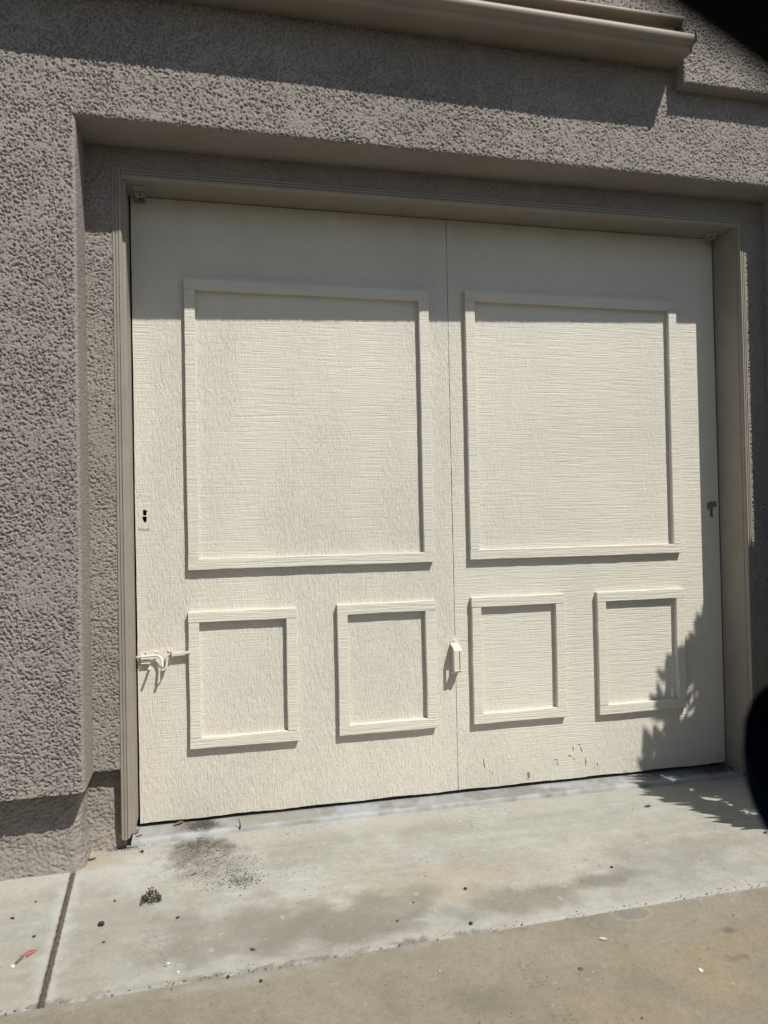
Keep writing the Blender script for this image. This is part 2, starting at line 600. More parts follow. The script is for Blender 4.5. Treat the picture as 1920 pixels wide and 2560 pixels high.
def apron_colour(V):
    base = np.tile([0.335, 0.328, 0.288], (len(V), 1))
    n = n2(V, 2.2, 1.0)
    C = lerp(base, sstep(-0.1, 0.6, n), (0.395, 0.390, 0.352))
    C = lerp(C, 0.6 * sstep(0.0, 0.7, n2(V, 3.1, 7.7)), (0.355, 0.328, 0.268))
    C = lerp(C, 0.5 * sstep(0.1, 0.7, n2(V, 4.5, 3.2)), (0.30, 0.278, 0.245))
    # broom streaks along the slab
    C = C * (1 + 0.075 * n2(V, 30, 4.4, 3, 0.12, 1.0))[:, None]
    C = C * (1 + 0.075 * n2(V, 55, 8.4, 3))[:, None]
    C = C * (1 + 0.07 * n2(V, 11, 18.4, 3))[:, None]
    # grey weathered areas
    for cx, cy, rx, ry, k, col in (
            (0.30, -0.72, 0.30, 0.12, 0.75, (0.205, 0.19, 0.155)),
            (0.63, -0.75, 0.25, 0.13, 0.8, (0.20, 0.188, 0.155)),
            (0.45, -0.80, 0.35, 0.08, 0.5, (0.215, 0.198, 0.165)),
            (1.06, -0.775, 0.20, 0.06, 0.75, (0.205, 0.192, 0.15)),
            (1.27, -0.735, 0.17, 0.045, 0.8, (0.18, 0.172, 0.135)),
            (1.52, -0.73, 0.16, 0.09, 0.5, (0.24, 0.24, 0.225)),
            (1.75, -0.62, 0.25, 0.13, 0.55, (0.235, 0.22, 0.185)),
            (0.80, -0.62, 0.30, 0.10, 0.45, (0.36, 0.305, 0.21)),
            (0.55, -0.28, 0.22, 0.10, 0.4, (0.255, 0.24, 0.19)),
            (0.85, -0.24, 0.20, 0.08, 0.4, (0.25, 0.24, 0.20)),
            (-0.05, -0.70, 0.28, 0.20, 0.4, (0.27, 0.25, 0.20))):
        C = lerp(C, k * blob(V, cx, cy, rx, ry, 0.05, 0.9, 9, cx * 7), col)
    # pale bloom beside the walls and the joint, along the front edge
    d = np.abs(V[:, 0] - joint_x(V[:, 1]))
    C = lerp(C, 0.8 * (1 - sstep(0.0, 0.045, d + 0.02 * n2(V, 20, 2.0))), (0.43, 0.43, 0.40))
    C = lerp(C, 0.55 * (1 - sstep(0.0, 0.16, np.abs(V[:, 1] + 0.30) + 0.08 * n2(V, 8, 6.0))) * (V[:, 0] < 0.4), (0.44, 0.43, 0.385))
    C = lerp(C, 0.6 * (1 - sstep(0.0, 0.10, np.abs(V[:, 1] + 0.15) + 0.05 * n2(V, 8, 6.0))), (0.37, 0.36, 0.315))
    e = V[:, 1] - edge_y(V[:, 0])
    C = lerp(C, 0.6 * (1 - sstep(0.0, 0.055, e + 0.03 * n2(V, 14, 9.0))) * sstep(0.35, 1.0, V[:, 0] + 0.5 * n2(V, 3, 1.7)), (0.40, 0.385, 0.35))
    C = lerp(C, 0.7 * (1 - sstep(0.0, 0.020, e + 0.014 * n2(V, 40, 9.0))) * sstep(-0.3, 0.3, n2(V, 12, 4.0)) * (V[:, 0] < 0.95), (0.12, 0.10, 0.08))
    # small pale freckles
    C = lerp(C, 0.5 * sstep(0.62, 0.85, n2(V, 38, 12.0, 2)), (0.42, 0.41, 0.37))
    # dirt blown from under the door
    sp = blob(V, 0.185, -0.165, 0.085, 0.075, -0.4, 0.55, 22, 1.1)
    C = lerp(C, 1.0 * sp * (0.8 + 0.5 * n2(V, 70, 3.0, 2)), (0.085, 0.072, 0.055))
    sp = blob(V, 0.14, -0.25, 0.05, 0.07, 0.3, 0.7, 25, 2.1)
    C = lerp(C, 0.55 * sp, (0.11, 0.095, 0.075))
    sp = blob(V, 0.235, -0.30, 0.13, 0.15, 0.9, 0.7, 25, 4.1)
    C = lerp(C, 0.42 * sp, (0.14, 0.125, 0.10))
    sp = blob(V, 0.265, -0.19, 0.03, 0.07, 0.25, 0.6, 25, 3.1)
    C = lerp(C, 0.6 * sp, (0.09, 0.08, 0.062))
    C = lerp(C, 0.45 * blob(V, 0.32, -0.455, 0.045, 0.04, 0, 0.6, 25, 6.1), (0.11, 0.10, 0.08))
    # warm staining in the left corner
    C = lerp(C, 0.5 * blob(V, -0.12, -0.20, 0.10, 0.06, 0, 0.5, 14, 8.1), (0.33, 0.24, 0.15))
    return C


def slab(name, xs, side):
    ys_n = 170
    rows = []
    for x in xs:
        rows.append(x)
    xs = np.array(rows)
    t = np.linspace(0, 1, ys_n)
    X = np.repeat(xs[:, None], ys_n, 1)
    y0 = edge_y(xs)[:, None]
    Y = y0 + (0.06 - y0) * t[None, :]
    Vt = np.stack([X.ravel(), Y.ravel(), np.full(X.size, GZ)], 1)
    # clip to the slanting joint
    jx = joint_x(Vt[:, 1]) + 0.0018 * perlin(np.stack([np.zeros(len(Vt)), Vt[:, 1] * 45, np.full(len(Vt), side)], 1))
    w = 0.0062
    if side > 0:
        k = (Vt[:, 0] - xs[0]) / (xs[-1] - xs[0])
        x0 = jx + w
        Vt[:, 0] = np.where(k < 0.2, x0 + (xs[0] + 0.2 * (xs[-1] - xs[0]) - x0) * (k / 0.2), Vt[:, 0])
        edge_mask = np.abs(Vt[:, 0] - (jx + w)) < 0.002
    else:
        k = (xs[-1] - Vt[:, 0]) / (xs[-1] - xs[0])
        x1 = jx - w
        Vt[:, 0] = np.where(k < 0.3, x1 + (xs[-1] - 0.3 * (xs[-1] - xs[0]) - x1) * (k / 0.3), Vt[:, 0])
    Vt[:, 2] += 0.0012 * n2(Vt, 3.0, 2.5, 3)
    nx = len(xs)
    Qs = [grid_quads(nx, ys_n)]
    C = apron_colour(Vt)
    # skirts: front riser and joint riser
    off = len(Vt)
    fr = np.arange(nx) * ys_n
    Fv = Vt[fr].copy()
    Fv[:, 2] = GZ - 0.03
    Fv[:, 1] += 0.001
    Qs.append(np.stack([fr[:-1], off + np.arange(nx - 1), off + np.arange(1, nx), fr[1:]], 1))
    off2 = off + nx
    jr = np.arange(ys_n) + (0 if side > 0 else (nx - 1) * ys_n)
    Jv = Vt[jr].copy()
    Jv[:, 2] = GZ - 0.03
    Qs.append(np.stack([jr[:-1], jr[1:], off2 + np.arange(1, ys_n), off2 + np.arange(ys_n - 1)], 1))
    Va = np.concatenate([Vt, Fv, Jv])
    Ca = np.concatenate([C, np.tile([0.36, 0.34, 0.30], (nx, 1)), np.tile([0.2, 0.18, 0.15], (ys_n, 1))])
    me = mesh_np(name, Va, np.concatenate(Qs), smooth=False)
    set_stain(me, Ca)
    o = link(me, name, M_CONC)
    return tag(o, kind="structure")


slab("concrete_apron", np.concatenate([np.linspace(-0.16, 2.75, 560), np.linspace(2.8, 9.0, 40)]), 1)
slab("concrete_apron", np.concatenate([np.linspace(-8.0, -0.78, 40), np.linspace(-0.75, -0.16, 90)]), -1)

# packed fibre in the expansion joint
ys = np.linspace(-0.945, -0.20, 260)
cols = np.linspace(-0.5, 0.5, 7)
Vt = []
for u in cols:
    x = joint_x(ys) + u * 0.017
    z = GZ - 0.004 + 0.0030 * perlin(np.stack([x * 200, ys * 90, np.zeros_like(ys)], 1)) - 0.003 * abs(u) * 2
    Vt.append(np.stack([x, ys, z], 1))
Vt = np.concatenate(Vt)
o = link(mesh_np("joint_filler", Vt, grid_quads(len(cols), len(ys))), "joint_filler", M_FILLER)
tag(o, "dark brown fibre strip packed in the expansion joint between two apron slabs", "joint filler")

# driveway
xs = np.concatenate([np.linspace(-9, -0.75, 24), np.linspace(-0.7, 2.4, 520), np.linspace(2.5, 9, 24)])
tt = np.concatenate([np.linspace(0, 0.6, 104), np.linspace(0.62, 0.90, 8)])
X = np.repeat(xs[:, None], len(tt), 1)
gap = 0.0026 + 0.0040 * sstep(-0.1, 0.5, fbm(np.stack([xs * 5, 0 * xs, 0 * xs + 2.2], 1), 3)) * (xs < 1.75)
Y = (edge_y(xs) - gap)[:, None] - tt[None, :]
V = np.stack([X.ravel(), Y.ravel(), np.full(X.size, GZ - 0.0035)], 1)
right_low = sstep(0.7, 1.6, V[:, 0]) * 0.0025
V[:, 2] -= right_low
C = np.tile([0.232, 0.208, 0.156], (len(V), 1))
C = lerp(C, sstep(-0.2, 0.6, n2(V, 2.4, 21.0)), (0.255, 0.23, 0.178))
C = lerp(C, 0.6 * sstep(0.05, 0.7, n2(V, 4.0, 23.0)), (0.205, 0.185, 0.140))
C = lerp(C, 0.8 * blob(V, 1.235, -1.235, 0.30, 0.13, 0.3, 0.8, 7, 3.0), (0.272, 0.222, 0.150))
C = lerp(C, 0.5 * blob(V, 1.30, -1.13, 0.28, 0.05, 0.1, 0.8, 9, 4.0), (0.255, 0.215, 0.14))
C = lerp(C, 0.5 * blob(V, 1.14, -1.19, 0.10, 0.07, 0.1, 0.8, 9, 6.0), (0.19, 0.18, 0.13))
# tyre marks: two rows of tread blocks
for (tx, ty, rot) in ((0.93, -1.10, 1.45), (0.93, -1.235, 1.45)):
    c, s = math.cos(rot), math.sin(rot)
    u = (V[:, 0] - tx) * c + (V[:, 1] - ty) * s
    v = -(V[:, 0] - tx) * s + (V[:, 1] - ty) * c
    tread = (np.sin(u * 2 * math.pi / 0.016) > -0.2) & (np.abs(v) < 0.024) & (np.abs(u) < 0.05) & (np.abs(np.abs(v) - 0.009) > 0.003)
    C = lerp(C, 0.42 * tread * sstep(-0.5, 0.2, n2(V, 20, tx)), (0.12, 0.105, 0.08))
C = lerp(C, 0.35 * blob(V, 0.60, -1.13, 0.035, 0.09, -0.25, 0.8, 14, 5.0), (0.15, 0.13, 0.10))
C = lerp(C, 0.35 * blob(V, 0.80, -1.16, 0.08, 0.05, -0.25, 0.8, 14, 5.5), (0.16, 0.14, 0.105))
C = lerp(C, 0.6 * blob(V, 1.47, -1.05, 0.022, 0.013, 0, 0.7, 30, 5.0), (0.10, 0.085, 0.065))
C = lerp(C, 0.5 * blob(V, 1.42, -1.16, 0.03, 0.012, 0, 0.7, 30, 7.0), (0.11, 0.095, 0.07))
e = edge_y(V[:, 0]) - V[:, 1]
C = lerp(C, 0.55 * (1 - sstep(0.0, 0.045, e + 0.03 * n2(V, 14, 3.0))) * sstep(-0.1, 0.5, n2(V, 4, 13.0)), (0.30, 0.285, 0.25))
C = lerp(C, 0.8 * blob(V, 0.28, -0.945, 0.15, 0.02, 0.05, 0.5, 14, 9.0), (0.29, 0.275, 0.24))
# half-round grey patch of mortar at the slab edge
d = np.hypot((V[:, 0] - 1.290) / 0.055, (V[:, 1] + 0.912) / 0.036) + 0.08 * n2(V, 30, 3.3)
C = lerp(C, 0.55 * (1 - sstep(0.85, 0.95, d)), (0.195, 0.186, 0.165))
C = lerp(C, 0.5 * (sstep(0.82, 0.92, d) - sstep(1.0, 1.12, d)), (0.33, 0.30, 0.25))
C = C * (1 + 0.09 * n2(V, 50, 33.0, 3))[:, None]
C = C * (1 + 0.06 * n2(V, 14, 35.0, 3))[:, None]
C = lerp(C, 0.5 * sstep(0.62, 0.85, n2(V, 75, 44.0, 2)), (0.13, 0.115, 0.088))
C = lerp(C, 0.5 * sstep(0.70, 0.9, n2(V, 60, 14.0, 2)), (0.35, 0.33, 0.28))
off = len(V)
me = mesh_np("driveway", V, grid_quads(len(xs), len(tt), flip=True), smooth=False)
set_stain(me, C)
tag(link(me, "driveway", M_DRIVE), kind="structure")

# unseen dark ground under the car, added to cut light bounced onto the wall
V, Q = grid_xy(np.linspace(-40, 40, 41), np.linspace(-14, -1.75, 30), GZ - 0.0005)
me = mesh_np("added_dark_lane", V, Q)
set_stain(me, np.tile([0.055, 0.054, 0.052], (len(V), 1)))
tag(link(me, "added_dark_lane", M_DRIVE), kind="structure")

# threshold strip under the door
xs = np.linspace(-0.02, 2.30, 420)
prof = [(-0.094, GZ - 0.01), (-0.0925, TZ - 0.004), (-0.088, TZ), (-0.075, TZ), (-0.06, TZ), (-0.045, TZ), (-0.03, TZ), (-0.015, TZ), (0.0, TZ), (0.05, TZ), (0.4, TZ)]
V = np.array([[x, y + (0.003 * math.sin(x * 2.2) + 0.0016 * math.sin(x * 37) if y < -0.08 else 0) - 0.022 * (1 - sstep(0, 0.45, x)) * (y < -0.05), z] for x in xs for y, z in prof])
V[:, 2] += 0.0008 * n2(V, 14, 2.0, 3)
C = np.tile([0.28, 0.28, 0.268], (len(V), 1))
C = lerp(C, sstep(-0.3, 0.5, n2(V, 5, 41.0)), (0.33, 0.345, 0.355))
C = lerp(C, 0.8 * sstep(0.0, 0.5, n2(V, 7, 43.0)), (0.21, 0.20, 0.18))
C = C * (1 + 0.16 * n2(V, 30, 45.0, 3))[:, None]
C = lerp(C, 0.8 * blob(V, 0.45, -0.04, 0.22, 0.05, 0, 0.5, 10, 3.0), (0.255, 0.24, 0.195))
C = lerp(C, 0.8 * blob(V, 0.20, -0.03, 0.07, 0.06, 0, 0.6, 22, 3.0), (0.085, 0.075, 0.06))
C = lerp(C, 0.7 * blob(V, 2.10, -0.02, 0.22, 0.06, 0, 0.6, 12, 5.0), (0.10, 0.09, 0.075))
C = lerp(C, 0.5 * (V[:, 1] < -0.082) * sstep(-0.3, 0.2, n2(V, 10, 47.0)), (0.42, 0.42, 0.40))
me = mesh_np("threshold", V, grid_quads(len(xs), len(prof)), smooth=True)
set_stain(me, C)
tag(link(me, "threshold", M_THRESH), kind="structure")

# bed of soil to the right where the shrub grows
xs, ys = np.linspace(2.55, 4.2, 60), np.linspace(-1.45, -0.45, 40)
V, Q = grid_xy(xs, ys, GZ + 0.004)
V[:, 2] += np.maximum(0, 0.03 * n2(V, 6, 1.0, 3) + 0.012)
tag(link(mesh_np("soil", V, Q), "soil", M_SOIL), kind="structure")

# ================================================================ HOUSE
house = empty("house", (1.13, -0.15, 0.0), "taupe stucco garage wall with recessed door opening and tan gutter", "house")


def stucco_h(P, amp=1.0):
    """raised, flattened dashes with sharp pits between them"""
    wv = np.stack([perlin(P * 95 + 3.1), perlin(P * 95 + 41.7), perlin(P * 95 + 77.3)], 1)
    Pw = P + 0.0032 * wv
    a = perlin(Pw * 155) + 0.12 * perlin(Pw * 62 + 4.0)
    b = perlin(Pw * 270 + 9.0)
    c = perlin(P * 340 + 21.0)
    big = perlin(P * 7 + 5.0) + 0.7 * perlin(P * 22 + 8.0)
    n = a + 0.75 * b + 0.35 * c + 0.22 * big
    flat = sstep(0.15, 0.75, perlin(P * 11 + 31.0) + 0.4 * perlin(P * 30 + 3.0))
    plate = sstep(-0.42, -0.10, n + 0.16 * flat)
    lump = np.clip(n, 0, 1.3)
    return amp * (1 - 0.18 * flat) * (0.0043 * (plate - 0.8) + 0.0013 * lump + 0.0012 * c)


def stucco_patch(P0, Nn, nu, nv, amp, flip=False):
    h = stucco_h(P0, 1.0) * amp
    return P0 + Nn * h[:, None], grid_quads(nu, nv, flip=flip)


STEP = 0.0025


def lean(V):
    """the outer wall is not quite parallel to the door: it stands out a little more at the left"""
    V = np.array(V, dtype=float)
    w = np.clip((-0.16 - V[:, 1]) / 0.14, 0, 1)
    xx = np.clip(V[:, 0], -1.0, 3)
    V[:, 1] += (-0.030 + 0.0198 * xx) * w
    V[:, 2] -= 0.455 * np.clip(0.0137 - 0.0062 * xx, 0, 0.02) * w
    return V


parts_V, parts_Q = [], []
cnt = 0


def add_patch(P0, Nn, nu, nv, amp=1.0, flip=False):
    global cnt
    Vp, Qp = stucco_patch(P0, Nn, nu, nv, amp, flip)
    parts_V.append(Vp)
    parts_Q.append(Qp + cnt)
    cnt += len(Vp)


def plane_xz(x0, x1, z0, z1, y, amp=1.0):
    nx, nz = max(2, int((x1 - x0) / STEP) + 1), max(2, int((z1 - z0) / STEP) + 1)
    X, Z = np.meshgrid(np.linspace(x0, x1, nx), np.linspace(z0, z1, nz), indexing='ij')
    P0 = np.stack([X.ravel(), np.full(X.size, y), Z.ravel()], 1)
    add_patch(P0, np.tile([0, -1.0, 0], (len(P0), 1)), nx, nz, amp)


def sweep(path, norms, t0, t1, vert, amps):
    """path: Kx2 points; vert True: path in (x,y) swept along z; False: path in (y,z) swept along x"""
    nt_ = int((t1 - t0) / STEP) + 1
    T = np.linspace(t0, t1, nt_)
    K = len(path)
    P0 = np.zeros((K, nt_, 3))
    Nn = np.zeros((K, nt_, 3))
    A = np.repeat(np.array(amps)[:, None], nt_, 1)
    for k in range(K):
        if vert:
            P0[k, :, 0], P0[k, :, 1], P0[k, :, 2] = path[k][0], path[k][1], T
            Nn[k, :, 0], Nn[k, :, 1] = norms[k][0], norms[k][1]
        else:
            P0[k, :, 0], P0[k, :, 1], P0[k, :, 2] = T, path[k][0], path[k][1]
            Nn[k, :, 1], Nn[k, :, 2] = norms[k][0], norms[k][1]
    add_patch(P0.reshape(-1, 3), Nn.reshape(-1, 3), K, nt_, A.reshape(-1), flip=not vert and False)


def corner_path(a, c, e, r, ra=0.35):
    """polyline a -> rounded convex corner c -> e, sampled every STEP; returns points, outward normals (left of travel), and a smoothness value"""
    a, c, e = map(np.array, (a, c, e))
    d1 = (c - a) / np.linalg.norm(c - a)
    d2 = (e - c) / np.linalg.norm(e - c)
    p1, p2 = c - d1 * r, c + d2 * r
    o = p1 + d2 * r
    n1, n2_ = -d2, d1
    pts, nrm = [], []
    L = np.linalg.norm(p1 - a)
    for k in range(int(L / STEP) + 1):
        pts.append(a + d1 * min(L, k * STEP))
        nrm.append(n1)
    for k in range(1, 8):
        th = k / 8 * math.pi / 2
        n = n1 * math.cos(th) + n2_ * math.sin(th)
        pts.append(o + n * r)
        nrm.append(n)
    L = np.linalg.norm(e - p2)
    for k in range(int(L / STEP) + 1):
        pts.append(p2 + d2 * min(L, k * STEP))
        nrm.append(n2_)
    pts.append(e)
    nrm.append(n2_)
    return pts, nrm


RC = 0.012
# left pier and its corner, return and recessed strip
plane_xz(-1.0, XL - RC, ZL, 2.80, YO)
pth, nrm = corner_path((XL - RC - 0.001, YO), (XL, YO), (XL, YR + 0.012), RC)
am = [1.0 if n[1] < -0.95 else 0.35 for n in nrm]
sweep(pth, nrm, ZL, ZS + RC, True, am)
plane_xz(XL - 0.010, -0.043, ZL, ZS + 0.01, YR, 0.95)
# header: face, rounded lower edge, soffit
plane_xz(XL - RC, 2.80, ZS + RC, 2.80, YO)
pth, nrm = corner_path((YO, ZS + RC + 0.001), (YO, ZS), (YR + 0.012, ZS), RC)
nrm = [(n[0], n[1]) for n in nrm]
am = [1.0 if n[0] < -0.9 else 0.6 for n in nrm]
sweep(pth, nrm, XL - RC, 2.80, False, am)
plane_xz(XL, 2.80, 2.192, ZS + 0.010, YR, 0.8)
# right strip and return
plane_xz(2.301, XR + 0.010, ZL, ZS, YR, 0.95)
pth, nrm = corner_path((XR, YR), (XR, YO), (2.80, YO), RC)
# travel reversed: make the outward side face the camera
c_ = np.array((XR + RC, YO + RC))
pth, nrm = [], []
for k in range(int((YR + 0.012 - YO - RC) / STEP) + 1):
    pth.append((XR, YR + 0.012 - k * STEP)); nrm.append((-1.0, 0.0))
for k in range(0, 9):
    th = k / 8 * math.pi / 2
    n = (-math.cos(th), -math.sin(th))
    pth.append((c_[0] + n[0] * RC, c_[1] + n[1] * RC)); nrm.append(n)
for k in range(1, int((2.80 - XR - RC) / 0.006)):
    pth.append((XR + RC + k * 0.006, YO)); nrm.append((0.0, -1.0))
sweep(pth, nrm, ZL, ZS + RC, True, [0.8] * len(pth))
me = mesh_np("wall", lean(np.concatenate(parts_V)), np.concatenate(parts_Q))
o = link(me, "wall", M_STUCCO, house)

# upper wall standing proud: block right of the gutter and band above it
parts_V, parts_Q = [], []
cnt = 0
YU = -0.360
XB, ZB = 1.912, 2.582
plane_xz(XB + 0.006, 2.75, ZB + 0.006, 2.98, YU, 1.0)
plane_xz(0.9, XB + 0.006, 2.806, 2.98, YU, 1.0)
# left cheek and underside of the block
ny = int(0.06 / STEP) + 2
ysb = np.linspace(YU + 0.006, YO + 0.01, ny)
nz = int((2.98 - ZB) / STEP) + 1
Yg, Zg = np.meshgrid(ysb, np.linspace(ZB - 0.001, 2.98, nz), indexing='ij')
P0 = np.stack([np.full(Yg.size, XB), Yg.ravel(), Zg.ravel()], 1)
add_patch(P0, np.tile([-1.0, 0, 0], (len(P0), 1)), ny, nz, 0.5, True)
nx = int((2.75 - XB) / STEP) + 1
Xg, Yg = np.meshgrid(np.linspace(XB - 0.001, 2.75, nx), ysb, indexing='ij')
P0 = np.stack([Xg.ravel(), Yg.ravel(), np.full(Xg.size, ZB)], 1)
add_patch(P0, np.tile([0, 0, -1.0], (len(P0), 1)), nx, ny, 0.5, True)
# chamfers that round the block's edges
for (A, B, n_) in ((((XB, YU + 0.006), (XB + 0.006, YU)), None, (-0.7, -0.7)),):
    pass
Zl = np.linspace(ZB, 2.98, nz)
th = np.linspace(0, math.pi / 2, 4)
P0 = np.array([[XB + 0.006 - 0.006 * math.cos(t), YU + 0.006 - 0.006 * math.sin(t), z] for t in th for z in Zl])
Nn = np.array([[-math.cos(t), -math.sin(t), 0] for t in th for z in Zl])
add_patch(P0, Nn, 4, nz, 0.7, True)
Xl = np.linspace(XB, 2.75, nx)
P0 = np.array([[x, YU + 0.006 - 0.006 * math.cos(t), ZB + 0.006 - 0.006 * math.sin(t)] for t in th for x in Xl])
Nn = np.array([[0, -math.cos(t), -math.sin(t)] for t in th for x in Xl])
add_patch(P0, Nn, 4, nx, 0.7, True)
me = mesh_np("upper_wall", lean(np.concatenate(parts_V)), np.concatenate(parts_Q))
link(me, "upper_wall", M_STUCCO, house)
# the rest of the walls beyond the close view, roof and garage interior
mb = MB()
mb.box((-4.5, YO - 0.0498, ZL), (-1.0, YO + 0.10, 2.9))
mb.box((2.80, YO + 0.0254, ZL), (6.5, YO + 0.12, 2.9))
mb.box((-4.5, YU - 0.0122, 2.806), (0.9, YU + 0.12, 2.98))
mb.box((2.75, YU, ZB), (6.5, YU + 0.055, 2.98))
mb.box((-4.5, YU, 2.98), (6.5, YU + 0.12, 5.4))
mb.box((-4.5, YO, ZL), (-4.4, 6.0, 5.4))
mb.box((6.4, YO, ZL), (6.5, 6.0, 5.4))
mb.box((-4.5, 5.9, 0), (6.5, 6.0, 5.4))
mb.build("outer_wall", M_STUCCO_FAR, house)
mb = MB()
mb.box((-4.7, YU - 0.35, 5.40), (6.7, 6.3, 5.52))
mb.build("roof", M_GUTTER, house)
mb = MB()
mb.box((-0.35, 0.05, 2.32), (2.62, 3.2, 2.36))
mb.box((-0.35, 3.2, -0.02), (2.62, 3.24, 2.36))
mb.box((-0.39, -0.10, -0.02), (-0.35, 3.24, 2.36))
mb.box((2.62, -0.10, -0.02), (2.66, 3.24, 2.36))
mb.box((-0.35, -0.10, -0.02), (-0.047, -0.06, 2.32))
mb.box((2.306, -0.10, -0.02), (2.62, -0.06, 2.32))
mb.box((-0.047, -0.10, 2.20), (2.306, -0.06, 2.32))
mb.build("interior_wall", M_DARK, house)

# plinth: rougher render below the stucco ledge, set back
parts_V, parts_Q = [], []
cnt = 0


def plinth_patch(P0, Nn, nu, nv, flip=False):
    global cnt
    h = 0.0025 * perlin(P0 * 26 + 2.0) + 0.0024 * perlin(P0 * 80 + 8.0) + 0.0030 * (sstep(-0.35, 0.1, perlin(P0 * 120 + 3.0) + 0.6 * perlin(P0 * 230 + 1.0)) - 0.8)
    z = P0[:, 2]
    h = h + 0.010 * sstep(0.10, 0.0, z)                    # flares a little at the foot
    parts_V.append(P0 + Nn * h[:, None])
    parts_Q.append(grid_quads(nu, nv, flip=flip) + cnt)
    cnt += len(P0)


ZP1 = ZL + 0.004
zs_ = np.linspace(-0.01, ZP1, 110)


def plinth_path(pts, nrm):
    P0 = np.array([[p[0], p[1], z] for p in pts for z in zs_])
    Nn = np.array([[n[0], n[1], 0] for n in nrm for z in zs_])
    plinth_patch(P0, Nn, len(pts), len(zs_))


pts, nrm = [], []
XPL = -0.150
for x in np.arange(-1.0, XPL - 0.03, 0.0027):
    pts.append((x, YB)); nrm.append((0, -1))
for k in range(0, 11):
    t = k / 10 * math.pi / 2
    n = (math.sin(t), -math.cos(t))
    pts.append((XPL - 0.03 + 0.03 * n[0], YB + 0.03 + 0.03 * n[1])); nrm.append(n)
for y in np.arange(YB + 0.034, YBR, 0.004):
    pts.append((XPL, y)); nrm.append((1, 0))
plinth_path(pts, nrm)
pts = [(x, YBR) for x in np.arange(XPL - 0.004, -0.030, 0.0027)]
plinth_path(pts, [(0, -1)] * len(pts))
link(mesh_np("plinth", np.concatenate(parts_V), np.concatenate(parts_Q)), "plinth", M_PLINTH, house)
parts_V, parts_Q = [], []
cnt = 0
pts = [(x, YBR) for x in np.arange(2.29, XR + 0.03, 0.004)]
plinth_path(pts, [(0, -1)] * len(pts))
pts = [(XR + 0.022, y) for y in np.arange(YBR, YB, -0.004)]
plinth_path(pts, [(-1, 0)] * len(pts))
pts = [(x, YB) for x in np.arange(XR + 0.022, 2.81, 0.006)]
plinth_path(pts, [(0, -1)] * len(pts))
me = mesh_np("plinth", np.concatenate(parts_V), np.concatenate(parts_Q))
link(me, "plinth", M_PLINTH, house)
MB().box((-4.5, YB, -0.01), (-0.99, YB + 0.08, ZL + 0.002)).build("outer_plinth", M_PLINTH, house)
MB().box((2.80, YB, -0.01), (6.5, YB + 0.08, ZL + 0.002)).build("outer_plinth", M_PLINTH, house)
# underside of the stucco at the ledge
for lo, hi in (((-1.0, YO - 0.030, ZL - 0.004), (XL + 0.0005, -0.10, ZL + 0.004)),
               ((XL + 0.0007, YR + 0.001, ZL - 0.004), (-0.044, -0.10, ZL + 0.004)),
               ((2.306, YR + 0.001, ZL - 0.004), (2.80, -0.10, ZL + 0.004))):
    MB().box(lo, hi).build("ledge", M_STUCCO, house)

# jambs and grooved casings
YJ = -0.136
def casing_profile(w):
    k = w / 0.030
    pr = [(0.0, 0.0), (0.0, 0.014), (0.003, 0.0175), (0.0075, 0.0175), (0.0085, 0.0145), (0.0112, 0.0145), (0.0122, 0.0185), (0.0165, 0.0185), (0.0175, 0.0155), (0.0202, 0.0155), (0.0212, 0.0195), (0.0265, 0.0195), (0.030, 0.0135), (0.030, 0.0)]
    return [(a * k, b) for a, b in pr]


mb = MB()
mb.box((-0.046, YJ, 0.060), (-0.006, 0.06, 2.172))
mb.build("jamb", M_CASING, house, 0.0012)
mb = MB()
mb.box((2.275, YJ, TZ), (2.315, 0.06, 2.172))
mb.build("jamb", M_CASING, house, 0.0012)
mb = MB()
mb.box((-0.046, YJ, 2.1725), (2.315, 0.06, 2.21))
mb.build("head_jamb", M_CASING, house, 0.0012)

yc = YJ - 0.0003
mb = MB()
poly = [(-0.046 + a, yc - b) for a, b in casing_profile(0.030)]
mb.prism(poly, 'z', 0.048, 2.196)
oc = mb.build("casing", M_CASING, house)
# rounded, worn foot of the left casing
for v in oc.data.vertices:
    wz = v.co.z + oc.location.z + house.location.z
    if wz < 0.1:
        wx = v.co.x + house.location.x
        v.co.z += 0.016 * ((wx + 0.034) / 0.02) ** 2
mb = MB()
poly = [(2.304 - a, yc - b) for a, b in casing_profile(0.027)]
mb.prism(poly, 'z', 0.045, 2.196)
mb.build("casing", M_CASING, house)
mb = MB()
poly = [(yc - b, 2.1985 - a) for a, b in casing_profile(0.033)]
mb.prism(poly, 'x', -0.016, 2.280)
mb.build("head_casing", M_CASING, house)
# short pieces of the head casing over the side casings (mitred in the real thing)
MB().box((-0.047, yc - 0.0150, 2.1955), (-0.016, yc, 2.1985)).build("casing_cap", M_CASING, house)
MB().box((2.280, yc - 0.0150, 2.1955), (2.305, yc, 2.1985)).build("casing_cap", M_CASING, house)

